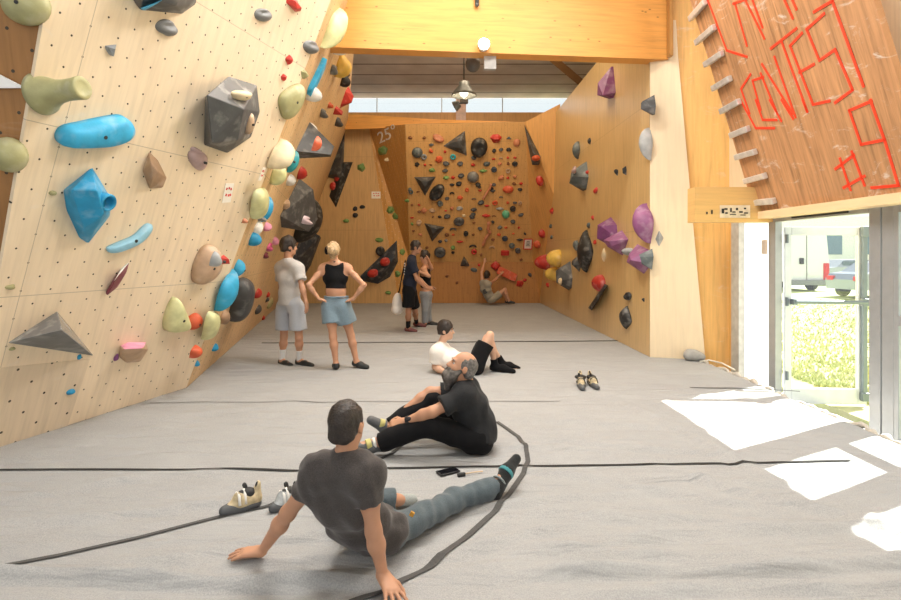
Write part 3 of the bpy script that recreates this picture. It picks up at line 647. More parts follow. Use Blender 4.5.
o = from_bm('beam_hook', (lambda bm: (cyl(bm, (0,0,-.09), (0,0,.2), .03, .025, 12), sphere(bm, (0,0,-.09), .032), bm)[-1])(bmesh.new()), m_lampgrey, None, True); o.location = plBm.hit(477,-2,.04); tag(o, 'small dark fitting at the top of the timber beam', 'fitting')
# ---------------------------------------------------------------- outside
m_grass, nt, b = newmat('sunny_grass'); tc = N(nt, 'ShaderNodeTexCoord'); n1 = N(nt, 'ShaderNodeTexNoise', Scale=.9, Detail=8.0, Roughness=.7); nt.links.new(tc.outputs['Object'], n1.inputs['Vector'])
nt.links.new(ramp(nt, n1.outputs[0], [(.35,(.26,.32,.12,1)),(.52,(.36,.39,.20,1)),(.68,(.52,.50,.34,1))]), b.inputs['Base Color']); b.inputs['Roughness'].default_value = .95
bm = bmesh.new(); box(bm, (44,30,-.36), (79,90,.1)); o = struct(from_bm('ground', bm, m_grass))
bm = bmesh.new(); rs = random.Random(9)
for i in range(6000):
    x = 5.0+rs.random()**1.7*13; y = x*F/(rs.uniform(772,905)-VX)
    if y > 21: continue
    a = rs.random()*6.28; h = rs.uniform(.03,.09); w_ = rs.uniform(.012,.03); p = V(x,y,-.31)
    d_ = V(math.cos(a)*w_, math.sin(a)*w_, 0); bm.faces.new([bm.verts.new(p-d_), bm.verts.new(p+d_), bm.verts.new(p+V(rs.uniform(-.05,.05), rs.uniform(-.05,.05), h))])
o = from_bm('grass', bm, plain('grass_blade', (.33,.36,.17,1), .9, noise=.2, nscale=2)); tag(o, 'sunlit green grass growing outside the glass doors', 'grass', None, 'stuff')
vd = 26.0; vx0, vx1 = P(784,0,vd).x, P(829,0,vd).x; r_ = empty('white_van', ((vx0+vx1)/2, vd, -.31)); tag(r_, 'white van parked on the grass, seen from behind through the glass door', 'van')
W = vx1-vx0; m_van = plain('van_white', (.85,.86,.87,1), .3, noise=.02)
def vb(name, c, s, mat, par=r_, bev=.03): 
    bm = bmesh.new(); box(bm, c, s, None, bev); return from_bm(name, bm, mat, par)
bm = bmesh.new(); bmb = [(-W/2,.45),(W/2,.45),(W/2,1.5),(W/2-.12,2.75),(W/2-.3,2.9),(-W/2+.3,2.9),(-W/2+.12,2.75),(-W/2,1.5)]
f0 = [bm.verts.new((x,0,z)) for x, z in bmb]; f1 = [bm.verts.new((x,4.6,z)) for x, z in bmb]; bm.faces.new(f0); bm.faces.new(f1[::-1])
for i in range(8): bm.faces.new((f0[i], f0[(i+1)%8], f1[(i+1)%8], f1[i]))
from_bm('body', bm, m_van, r_)
vb('tail_light', (W/2-.14,-.02,.85), (.28,.06,1.0), plain('tail_red', (.65,.03,.02,1), .3)); vb('tail_light', (-W/2+.14,-.02,.85), (.28,.06,1.0), MATS['tail_red'])
vb('bumper', (0,-.08,.42), (W*.98,.2,.26), plain('bumper_grey', (.25,.26,.27,1), .6)); vb('door_handle', (-.25,-.03,1.45), (.22,.05,.3), m_dark); vb('door_seam', (0,-.005,1.65), (.02,.02,2.2), plain('seam_line', (.3,.3,.3,1)))
vb('license_plate', (.3,-.03,.8), (.5,.03,.12), m_white, r_, .004)
for x in (-W/2+.2, W/2-.25):
    for y in (.9,3.7):
        bm = bmesh.new(); cyl(bm, (x-.12,y,.36), (x+.12,y,.36), .36, seg=24); from_bm('wheel', bm, m_dark, r_)
def car(px, d, col, label, ang):
    r = empty('car', (P(px,0,d).x, d, -.31)); r.rotation_euler = (0,0,ang); tag(r, label, 'car')
    mb = plain('car_paint_'+label.split()[0], col, .25, .6, noise=.02); bm = bmesh.new()
    prof = [(-2.1,.35),(-2.15,.75),(-1.95,.98),(-1.35,1.05),(-.75,1.45),(.7,1.48),(1.35,1.05),(2.0,.92),(2.1,.6),(2.05,.35)]
    for s in (1,):
        a = [bm.verts.new((x,-.82+(.14 if z > 1.1 else 0),z)) for x, z in prof]; b2 = [bm.verts.new((x,.82-(.14 if z > 1.1 else 0),z)) for x, z in prof]
        bm.faces.new(a); bm.faces.new(b2[::-1])
        for i in range(len(prof)): bm.faces.new((a[i], a[(i+1)%len(prof)], b2[(i+1)%len(prof)], b2[i]))
    from_bm('body', bm, mb, r)
    bm = bmesh.new()
    bm.free()
    for s in (-1,1):
        for x0, x1 in ((-.95,-.1),(-.02,.75)): bm = bmesh.new(); box(bm, ((x0+x1)/2, s*.76, 1.24), (x1-x0,.06,.28)); from_bm('side_window', bm, plain('car_glass', (.10,.14,.17,1), .1), r)
    for x in (-1.3,1.3):
        for s in (-1,1):
            bm = bmesh.new(); cyl(bm, (x,s*.68,.32), (x,s*.86,.32), .32, seg=24); w = from_bm('wheel', bm, m_dark, r); bm = bmesh.new(); cyl(bm, (x,s*.84,.32), (x,s*.875,.32), .19, seg=16); from_bm('hubcap', bm, m_grey, w)
    for s in (-.6,.6): bm = bmesh.new(); box(bm, (-2.1,s,.8), (.12,.3,.18)); from_bm('tail_light', bm, MATS['tail_red'], r)
    return r
car(846, 31.5, (.42,.45,.48,1), 'silver car parked beside the white van outside', .12)
car(886, 22.5, (.34,.38,.43,1), 'blue grey car at the right edge of the door view', .2)
r_ = empty('building', (40,46,-.31)); tag(r_, 'pale building with blue windows beyond the parked vehicles', 'building')
bm = bmesh.new(); box(bm, (0,0,2.4), (30,6,4.8)); from_bm('facade', bm, plain('render_white', (.8,.8,.78,1), .8), r_)
for i in range(9):
    bm = bmesh.new(); box(bm, (-12.5+i*3.1,-3.02,2.6), (1.5,.08,1.7)); from_bm('window', bm, plain('window_blue', (.16,.24,.32,1), .2), r_)
# ---------------------------------------------------------------- small things on the mats
# carpet's crumpled edge along the doors
rs = random.Random(3); pts = []
for i in range(90):
    t = i/89; y = 7.45*(1-t)+3.2*t; x = 3.57+.03*math.sin(y*3.1)+.02*math.sin(y*11)+rs.uniform(-.008,.008); pts.append(V(x, y, -.035+.016*math.sin(i*.9)+.012*math.sin(i*2.1)))
bm = bmesh.new(); tube(bm, pts, [.026+.010*math.sin(i*1.7) for i in range(90)], 8); o = from_bm('carpet_edge', bm, cloth('pale_edge_binding', (.50,.46,.40,1)), None, True); tag(o, 'crumpled pale rolled carpet edge running along the glass doors', 'carpet edge')
pts = [FL(700,362.5), FL(709,361), FL(722,364), FL(735,371)]; pts = [p+V(0,0,.012) for p in pts]
bm = bmesh.new(); tube(bm, pts, .011, 8); o = from_bm('cord', bm, plain('cream_cord', (.78,.72,.60,1), .7), None, True); tag(o, 'cream cord trailing over the mat from the grey lump beside the pale pillar', 'cord')
S = Solid(.012); c = FL(695,361)+V(0,.03,.0); S.ell(c+V(-.02,0,.07), (.13,.10,.085)).ell(c+V(.07,-.02,.06), (.07,.08,.06)).ell(c+V(-.06,.0,.11), (.06,.06,.05)).cut((0,0,.004),(0,0,-1))  # rounded grey lump, read as a loose climbing hold
o = solid_obj('grey_lump', S, plain('warm_grey_lump', (.33,.32,.30,1), .8, bump=.3), None, (0,0,0), (.004,30,1)); tag(o, 'grey rounded lump lying on the mat at the foot of the pale pillar', 'mat_lump')
# phone and brush
ph = FL(448,473.5); z0 = hz(ph.x, ph.y)+.004; a0_, a1_ = FL(437,474), FL(459,469); ang = math.atan2(a1_.y-a0_.y, a1_.x-a0_.x)
r_ = empty('phone', (ph.x, ph.y, z0)); r_.rotation_euler = (0,0,ang); tag(r_, 'black phone lying on the mat behind the stretched-out leg', 'phone')
bm = bmesh.new(); box(bm, (0,0,.006), (.15,.078,.012), None, .004); from_bm('case', bm, m_dark, r_); bm = bmesh.new(); box(bm, (0,0,.0125), (.138,.068,.001)); from_bm('screen', bm, plain('screen_black', (.008,.008,.01,1), .08), r_)
bs = FL(468,476.5); r_ = empty('brush', (bs.x-.03, bs.y, hz(bs.x, bs.y)+.012)); a0_, a1_ = FL(459,477), FL(483,473); r_.rotation_euler = (0,0,math.atan2(a1_.y-a0_.y, a1_.x-a0_.x)); tag(r_, 'small climbing brush with pale thin handle beside the phone', 'brush')
bm = bmesh.new(); box(bm, (-.015,0,0), (.055,.022,.024), None, .004); from_bm('bristle_head', bm, m_dark, r_); bm = bmesh.new(); tube(bm, [V(.01,0,.002),(V(.06,0,.004)),(V(.14,0,.0))], [.006,.004,.005], 8); from_bm('handle', bm, plain('pale_wood', (.6,.45,.3,1)), r_)
# climbing shoes
def cshoe(heel, toe, label, cols, group=None, s=1.0, lift=0, hs=1.3):
    heel, toe = Vector(heel), Vector(toe); z = max(hz(heel.x, heel.y), hz(toe.x, toe.y))+.001+lift; heel.z = toe.z = z; d = (toe-heel).normalized(); t = V(-d.y, d.x, 0); base = heel.copy(); Ln = (toe-heel).length
    r = empty('climbing_shoe', base); tag(r, label, 'climbing shoe', group); u = V(0,0,1)
    L = lambda a, b_, c_: heel+d*a*Ln+t*b_*s+u*c_*s*hs
    S = Solid(.005); S.cap(L(.1,0,.035), L(.5,.0,.034), .034*s, .038*s, k=.02).cap(L(.5,0,.032), L(.93,.006,.022), .04*s, .022*s, k=.03).cap(L(.08,0,.04), L(.05,0,.10), .03*s, .02*s, k=.02).cap(L(.2,0,.05), L(.55,0,.06), .03*s, .03*s, k=.03)
    S.sub(L(.24,0,.115), (Ln*.2,Ln*.2,.05*s)).cut(L(0,0,.012), (0,0,-1)); solid_obj('upper', S, cols[0], r, base)
    S = Solid(.005); S.cap(L(.1,0,.018), L(.5,0,.016), .036*s, .040*s, k=.02).cap(L(.5,0,.016), L(.95,.006,.016), .042*s, .024*s, k=.02).cap(L(.72,0,.02), L(.96,.006,.02), .036*s, .022*s, k=.02); S.cut(L(0,0,.026), (d.x*-.33,d.y*-.33,1)).cut(L(0,0,.0), (0,0,-1)); solid_obj('rubber_sole', S, cols[1], r, base)
    S = Solid(.005); S.ell(L(.27,0,.068), (Ln*.17,Ln*.17,.026*s)).cap(L(.3,0,.07), L(.5,0,.072), .026*s, .02*s, k=.02); solid_obj('lining', S, m_dark, r, base)
    for a in (.42,.58):
        bm = bmesh.new(); tube(bm, [L(a,-.045,.035)-base, L(a,-.03,.072)-base, L(a,0,.088 if a < .5 else .078)-base, L(a,.03,.072)-base, L(a,.045,.035)-base], .008*s, 6); from_bm('strap', bm, cols[2], r, True)
    S = Solid(.006); S.cap(L(.33,-.012,.08), L(.38,-.02,.102), .012*s, .014*s, k=.01); solid_obj('pull_tab', S, m_dark, r, base)
    S = Solid(.006); S.cap(L(.06,0,.09), L(.04,0,.104), .012*s, .010*s, k=.01); solid_obj('heel_loop', S, m_dark, r, base); return r
m_yel = plain('shoe_cream_yellow', (.50,.41,.25,1), .6, noise=.35, nscale=25); m_sole = plain('shoe_rubber_grey', (.085,.09,.095,1), .55); m_wstrap = plain('shoe_white_strap', (.75,.74,.70,1), .6)
m_sgrey = plain('shoe_grey_white', (.34,.36,.36,1), .6, noise=.6, nscale=20)
cshoe(FL(259,505), FL(222,515), 'cream and black climbing shoe lying on the mat at the far left', (m_yel, m_sole, m_wstrap), None, 1.0)
cshoe(FL(296,505), FL(272,512), 'grey round-toed climbing shoe half hidden behind the propping arm', (m_sgrey, m_sole, m_wstrap), None, 1.0)
cshoe(FL(583,386)+V(0,.14,0), FL(582,391.5), 'left of the two small tan climbing shoes standing alone on the mat', (m_yel, m_sole, m_dark), 'pair of tan climbing shoes on open mat', 1.0)
cshoe(FL(592,386)+V(0,.12,0), FL(597,390.5), 'right of the two small tan climbing shoes standing alone on the mat', (m_yel, m_sole, m_dark), 'pair of tan climbing shoes on open mat', 1.0)
# ---------------------------------------------------------------- climbing holds
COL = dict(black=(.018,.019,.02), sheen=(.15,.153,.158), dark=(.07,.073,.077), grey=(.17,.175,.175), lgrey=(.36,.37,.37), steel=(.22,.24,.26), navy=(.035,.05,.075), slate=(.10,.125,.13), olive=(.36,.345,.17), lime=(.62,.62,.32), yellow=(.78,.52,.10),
 cyan=(.03,.36,.62), blue=(.015,.28,.52), teal=(.03,.36,.42), lblue=(.30,.58,.75), red=(.48,.03,.02), orange=(.60,.10,.035), salmon=(.52,.20,.10), tan=(.50,.34,.22), dtan=(.36,.23,.14), maroon=(.20,.035,.06), pink=(.75,.30,.45), magenta=(.6,.10,.25),
 white=(.80,.79,.75), purple=(.21,.06,.19), lpurple=(.25,.085,.20), green=(.16,.30,.09), mint=(.10,.42,.26), brown=(.20,.08,.03), mauve=(.42,.30,.30), cream=(.70,.58,.38))
def hmat(c, chalk=None):
    if chalk is None: chalk = .22 if c in ('black','dark','grey','blue','cyan','navy','slate','steel') else .22
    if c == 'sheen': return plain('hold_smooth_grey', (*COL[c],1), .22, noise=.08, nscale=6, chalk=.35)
    return plain('hold_'+c+('' if chalk else '_clean'), (*COL[c],1), .55, noise=.15, nscale=9, bump=.12, bscale=70, chalk=chalk)
def unit(kind, seed):
    """hold shape in a box of 1 x 1, base at z = 0, height 1"""
    r = random.Random(seed); bm = bmesh.new(); smooth = True
    if kind in ('ball','blob','leaf','jug','drum'):
        bmesh.ops.create_icosphere(bm, subdivisions=3, radius=1); k = [Vector((r.uniform(-1,1), r.uniform(-1,1), r.uniform(-1,1)))*2.6 for _ in range(4)]; ph = [r.uniform(0,6) for _ in range(4)]
        amp = {'ball':.015,'blob':.10,'leaf':.03,'jug':.06,'drum':.02}[kind]
        for v in bm.verts:
            c = v.co.copy(); n = 1+amp*sum(math.sin(c.dot(q)+p) for q, p in zip(k, ph)); x, y, z = c.x*.5*n, c.y*.5*n, c.z*n
            if kind == 'leaf': x *= max(.05, 1-abs(c.y)**1.7)*1.15
            if kind == 'jug' and z > .2: y2 = (c.y-.35); z -= .55*math.exp(-(y2*y2)/.09)*math.exp(-c.x*c.x/.5)
            if kind == 'drum': z = min(z*1.5, 1.0)-.28*math.exp(-(x*x+y*y)/.03)*(z > .3)
            v.co = (x, y, max(z, -.02))
    elif kind == 'facet':
        n = r.choice((5,6,6)); p = []
        for i in range(n): a = 6.283*(i+r.uniform(-.25,.25))/n; p.append((.5*math.cos(a), .5*math.sin(a), 0))
        for i in range(4): a = 6.283*(i+r.random())/4; q = r.uniform(.12,.3); p.append((q*math.cos(a), q*math.sin(a), r.uniform(.7,1)))
        for q in p: bm.verts.new(q)
        bmesh.ops.convex_hull(bm, input=bm.verts[:]); smooth = False
    elif kind in ('kite','slab'):
        for q in (((0,.52,0),(-.5,-.2,0),(.0,-.5,0),(.5,-.1,0),(.08,.40,.55),(.3,-.15,1),(.1,-.42,.9)) if kind == 'kite' else ((-.5,.5,0),(.5,.5,0),(.5,-.3,0),(0,-.5,0),(-.5,-.4,0),(-.2,.46,.95),(.2,.44,1),(.25,-.2,1),(0,-.42,.9))): bm.verts.new(q)
        bmesh.ops.convex_hull(bm, input=bm.verts[:]); smooth = False
    elif kind == 'tri':
        for a in (90,210,330): bm.verts.new((.56*math.cos(math.radians(a)), .56*math.sin(math.radians(a))-.08, 0))
        for a in (90,210,330): bm.verts.new((.16*math.cos(math.radians(a))+.05, .16*math.sin(math.radians(a)), 1))
        bmesh.ops.convex_hull(bm, input=bm.verts[:]); smooth = False
    elif kind == 'ring':
        m, n = 24, 10; vs = [[bm.verts.new(((.33+.17*math.cos(6.283*j/n))*math.cos(6.283*i/m), (.33+.17*math.cos(6.283*j/n))*math.sin(6.283*i/m), .45+.5*math.sin(6.283*j/n))) for j in range(n)] for i in range(m)]
        for i in range(m):
            for j in range(n): bm.faces.new((vs[i][j], vs[(i+1)%m][j], vs[(i+1)%m][(j+1)%n], vs[i][(j+1)%n]))
    elif kind == 'bar': box(bm, (0,0,.5), (1,1,1), None, .12); smooth = False
    elif kind == 'cres': tube(bm, [V(.5*math.cos(a)*.85, .9*math.sin(a)-.75, .35+.25*math.sin(a)) for a in [math.pi*(.1+.8*i/12) for i in range(13)]], [.08+.16*math.sin(math.pi*i/12) for i in range(13)], 10)
    elif kind == 'spike':
        for a in range(6): bm.verts.new((.5*math.cos(a*1.047)*.9, -.5+.35*(1+math.sin(a*1.047))*.5, .0 if a < 3 else .0)); 
        for q in ((-.4,-.35,.7),(.35,-.4,.75),(0,.5,.15),(.02,.5,0),(-.05,.0,.9)): bm.verts.new(q)
        bmesh.ops.convex_hull(bm, input=bm.verts[:]); smooth = False
    return bm, smooth
NH = [0]
def hold(pl, px, py, w, h, col, shape='blob', label='', rot=0.0, prot=None, cat='climbing hold', group=None, on=0.0, bolt=None, name=None, chalk=None, sink=0.0):
    """one hold: bolted at the wall point whose middle shows at px, py; w, h its apparent size in the picture"""
    NH[0] += 1; p = pl.hit(px, py, on); d = p.y; W, B = w*d/F, h*d/F
    ray = (p-V(0,0,H)).normalized(); hr = V(ray.x, ray.y, 0).normalized(); sn = abs(pl.u.dot(V(hr.y,-hr.x,0))); nn = abs(pl.n.dot(V(hr.y,-hr.x,0)))
    if prot is None: prot = min(.55*max(B,.06), .75*W/max(nn,.35)) if sn < .75 else .42*min(W, B)+.012
    if sn > .75: A = W/sn
    else: A = max(min(math.sqrt(max(W*W-(prot*nn)**2, (.35*W)**2))/max(sn,.22), 1.7*max(B,W)), .3*B)
    p = pl.hit(px, py, on+prot*.45)-pl.n*(prot*.45+sink+.006); M = pl.M(p, math.radians(rot))
    a, b_ = (A, B)
    if abs(math.sin(math.radians(rot))) > .75: a, b_ = B, A
    bm, sm = unit(shape, NH[0]*7+1); bmesh.ops.transform(bm, matrix=Matrix.Diagonal((a, b_, prot, 1)), verts=bm.verts)
    o = from_bm(name or ('climbing_volume' if cat == 'climbing volume' else 'climbing_hold'), bm, hmat(col, chalk), None, sm); o.matrix_world = M
    tag(o, label, cat, group)
    if bolt if bolt is not None else (min(w,h) >= 9 and shape in ('ball','blob','drum')):
        z = .98*prot if shape != 'drum' else .74*prot; bm = bmesh.new(); cyl(bm, (0,0,z-.02), (0,0,z+.004), .012, seg=10); from_bm('bolt', bm, m_dark, o)
    return o
def vol(pl, base, tops, col, label, cat='climbing volume', group=None, inset=.0, mat=None, name=None, top=None):
    """faceted volume: outline on the wall through the given picture points, raised corners (px, py, height)"""
    b = [pl.hit(x, y, -.005) for x, y in base]; t = [pl.hit(x, y, h) for x, y, h in tops]; c = sum(b, Vector())/len(b); M = pl.M(c); Mi = M.inverted(); bm = bmesh.new()
    for q in b+t: bm.verts.new(Mi @ q)
    bmesh.ops.convex_hull(bm, input=bm.verts[:]); bmesh.ops.delete(bm, geom=[v for v in bm.verts if not v.link_faces], context='VERTS')
    bmesh.ops.dissolve_limit(bm, angle_limit=.02, verts=bm.verts[:], edges=bm.edges[:])
    bmesh.ops.bevel(bm, geom=bm.edges[:], offset=.006, segments=1, affect='EDGES')
    o = from_bm(name or ('climbing_volume' if cat == 'climbing volume' else 'climbing_hold'), bm, mat or hmat(col)); o.matrix_world = M
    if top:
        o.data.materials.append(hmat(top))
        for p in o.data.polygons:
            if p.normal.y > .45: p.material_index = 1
    return tag(o, label, cat, group)
def dome(pl, out, h, col, label, rings=((1,0),(1.0,.35),(.93,.65),(.78,.88),(.5,1.0),(.2,1.03)), lean=(0,0), cat='climbing hold', group=None, sub=6, flat=False, bolt=True):
    """rounded hold lofted from its outline"""
    n = len(out); pts = []
    for i in range(n):
        p0, p1, p2, p3 = (np.array(out[(i+k) % n], float) for k in (-1,0,1,2))
        for j in range(1 if flat else sub):
            t = j/sub; pts.append(.5*((2*p1)+(-p0+p2)*t+(2*p0-5*p1+4*p2-p3)*t*t+(-p0+3*p1-3*p2+p3)*t**3))
    b = [pl.hit(*p, h*.3)-pl.n*h*.3 for p in pts]; c = sum(b, Vector())/len(b); M = pl.M(c); Mi = M.inverted(); b = [Mi @ q for q in b]; bm = bmesh.new(); rows = []
    for s, z in rings:
        rows.append([bm.verts.new((q.x*s+lean[0]*z, q.y*s+lean[1]*z, z*h)) for q in b])
    m = len(b)
    for r0, r1 in zip(rows, rows[1:]):
        for k in range(m): bm.faces.new((r0[k], r0[(k+1)%m], r1[(k+1)%m], r1[k]))
    bm.faces.new(rows[0][::-1]); bm.faces.new(rows[-1])
    o = from_bm('climbing_hold', bm, hmat(col), None, not flat); o.matrix_world = M; tag(o, label, cat, group)
    if bolt:
        bm = bmesh.new(); cyl(bm, (lean[0],lean[1],h*1.0), (lean[0],lean[1],h*1.03+.004), .014, seg=12); from_bm('bolt', bm, m_dark, o)
    return o
GL, GF, GR, GB = 'holds on the pale left wall', 'holds on the far wing of the left wall', 'holds on the right wall', 'small holds on the back board'
# --- near facet of the left wall
o = from_bm('climbing_hold', (lambda bm: (lathe(bm, [(.01,0),(.155,0),(.150,.03),(.115,.08),(.088,.15),(.078,.22),(.080,.30),(.086,.36),(.078,.372),(.05,.36)], Matrix.Identity(4), 32), bm)[-1])(bmesh.new()), hmat('olive'), None, True)
o.matrix_world = plN.M(plN.hit(43,95)-plN.n*.02) @ Matrix.Rotation(math.radians(-24),4,'X') @ Matrix.Rotation(math.radians(6),4,'Y') @ Matrix.Scale(.88,4); tag(o, 'olive trumpet-shaped hold jutting from the top left of the pale wall', 'climbing hold', GL)
dome(plN, [(58,137),(64,127),(84,122),(108,117),(124,116),(134,126),(130,137),(112,144),(86,146),(64,145)], .12, 'cyan', 'wide bright blue sloper hold below the olive trumpet hold', group=GL, lean=(0,-.02))
b_ = vol(plN, [(63,190),(78,178),(92,167),(99,178),(112,200),(110,216),(98,228),(88,244),(79,238),(66,210)], [(72,190,.13),(90,182,.10),(97,190,.22),(104,214,.22),(96,222,.17),(84,228,.12)], 'blue', 'large faceted blue hold with a round hole, left wall', 'climbing hold', GL)
q = plN.hit(104,201,.16); bm = bmesh.new(); lathe(bm, [(.030,-.05),(.060,-.06),(.068,.045),(.056,.06),(.046,.04),(.038,-.04)], Matrix.Identity(4), 24); oo = from_bm('hole_rim', bm, hmat('blue'), b_, True); oo.matrix_parent_inverse = b_.matrix_world.inverted(); oo.matrix_world = plN.M(q)
vol(plN, [(149,151),(158,160),(167,178),(163,188),(149,189),(142,170)], [(151,163,.10),(158,172,.13),(152,180,.11)], 'dtan', 'brown faceted hold on the pale wall right of the big blue hold', 'climbing hold', GL)
dome(plN, [(108,248),(118,243),(134,236),(146,225),(152,225),(150,232),(140,242),(124,250),(111,253)], .07, 'lblue', 'slim chalky light blue curved hold below the big blue hold', group=GL)
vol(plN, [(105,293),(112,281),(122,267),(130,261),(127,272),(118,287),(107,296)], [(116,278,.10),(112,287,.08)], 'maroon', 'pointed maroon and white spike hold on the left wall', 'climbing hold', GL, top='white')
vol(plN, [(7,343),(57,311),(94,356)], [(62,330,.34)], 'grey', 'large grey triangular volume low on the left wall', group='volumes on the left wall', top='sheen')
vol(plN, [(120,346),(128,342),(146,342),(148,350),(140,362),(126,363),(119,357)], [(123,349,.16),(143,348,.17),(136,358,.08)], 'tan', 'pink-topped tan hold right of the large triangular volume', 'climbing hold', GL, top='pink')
vol(plN, [(133,0),(140,-30),(200,-32),(196,4),(182,14),(140,10)], [(142,-4,.22),(184,-12,.25),(176,6,.2),(150,-20,.24)], 'dark', 'dark grey box volume with blue stripe cut by the photo top', group='volumes on the left wall')
vol(plN, [(139,8),(163,-2),(168,1),(144,11)], [(152,5,.235),(146,7,.23),(162,0,.25)], 'cyan', 'blue stripe hold on the dark box volume at the top', 'climbing hold', GL)
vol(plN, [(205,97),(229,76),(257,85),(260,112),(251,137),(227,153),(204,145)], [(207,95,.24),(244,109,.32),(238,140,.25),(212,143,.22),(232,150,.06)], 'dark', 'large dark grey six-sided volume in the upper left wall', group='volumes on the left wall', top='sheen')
hold(plN, 244,96,18,9,'cream','blob','cream hold on the upper facet of the six-sided volume',10,.07,group=GL,on=.235)
hold(plN, 251,124,9,20,'tan','blob','tan hold on the right facet of the six-sided volume',10,.07,group=GL,on=.15)
for a in [(170,29,19,16,'grey','jug','grey knob hold just right of the dark box volume',20),(114,49,11,13,'steel','spike','small steel blue spike hold in the upper left wall',-35),(265,15,15,13,'grey','jug','small grey hold above the big six-sided volume',20),
 (296,5,17,12,'red','facet','red hold at the top edge of the photo, left wall',0),(313,47,15,12,'grey','jug','grey hold left of the tall yellow-green hold',15),(290,60,6,10,'red','leaf','upper of two tiny red holds on the left wall',10),(285,78,6,8,'red','facet','lower of two tiny red holds on the left wall',0),
 (306,75,9,9,'olive','facet','tiny olive hold above the large olive teardrop',0),(198,154,11,9,'mauve','blob','upper half of the mauve split hold below the six-sided volume',-30),(203,162,20,16,'mauve','blob','lower half of the mauve split hold below the six-sided volume',-20),
 (71,393,8,7,'blue','blob','tiny blue foothold near the mat at the far left',0),(54,194,7,5,'olive','blob','tiny olive foothold left of the big blue hold',0),(12,287,8,5,'olive','blob','tiny olive foothold above the large grey triangular volume',0),(80,357,4,6,'blue','blob','tiny blue foothold under the tip of the grey triangular volume',0),(13,349,5,4,'olive','blob','tiny olive foothold under the left tip of the grey triangle',0),(117,358,5,7,'purple','blob','tiny purple foothold beside the pink-topped hold',0),
 (22,4,38,38,'olive','ball','big olive ball hold at the top left corner',0)]:
    pl = plB if a[0] < 40 and a[1] < 60 else plN; hold(pl, *a, group=GL)
hold(plB, 3,155,30,36,'olive','ball','olive ball hold cut by the left edge of the photo',0,.12,group=GL)
dome(plN, [(280,100),(287,90),(300,84),(304,92),(300,106),(292,117),(284,118)], .09, 'olive', 'large olive teardrop hold right of the six-sided volume', group=GL)
dome(plN, [(194,277),(197,262),(205,248),(214,246),(220,256),(217,270),(207,281),(197,284)], .14, 'tan', 'large smooth tan hold low on the left wall', group=GL)
dome(plN, [(166,330),(168,312),(176,298),(182,308),(188,326),(180,331)], .13, 'lime', 'pale lime hold with pointed top low on the left wall', group=GL)
hold(plN, 196,323,15,18,'orange','ball','orange-red ball hold beside the pale lime pointed hold',0,.11,group=GL)
# paper tags with red writing
def tagcard(pl, px, py, w, h, rot, label):
    p = pl.hit(px, py, .004); d = p.y; W, B = w*d/F, h*d/F; bm = bmesh.new(); box(bm, (0,0,0), (W,B,.004)); o = from_bm('paper_tag', bm, plain('paper_white', (.82,.78,.70,1), .7, noise=.03)); o.matrix_world = pl.M(p, math.radians(rot)); tag(o, label, 'paper tag', 'paper route tags')
    bm = bmesh.new()
    for i, (x, y) in enumerate(((-.25,.22),(.02,.25),(.26,.2),(-.2,-.1),(.1,-.12),(.3,-.1))): box(bm, (x*W, y*B, .003), (W*.16, B*.12, .002), Matrix.Rotation(.4*(i%3-1),3,'Z'))
    from_bm('red_writing', bm, plain('ink_red', (.6,.05,.04,1), .6), o); return o
tagcard(plN, 228,193,12,20,8,'small paper tag with red writing on the left wall'); tagcard(plF, 262,174,16,14,8,'small paper tag with red writing near the white blurred holds')
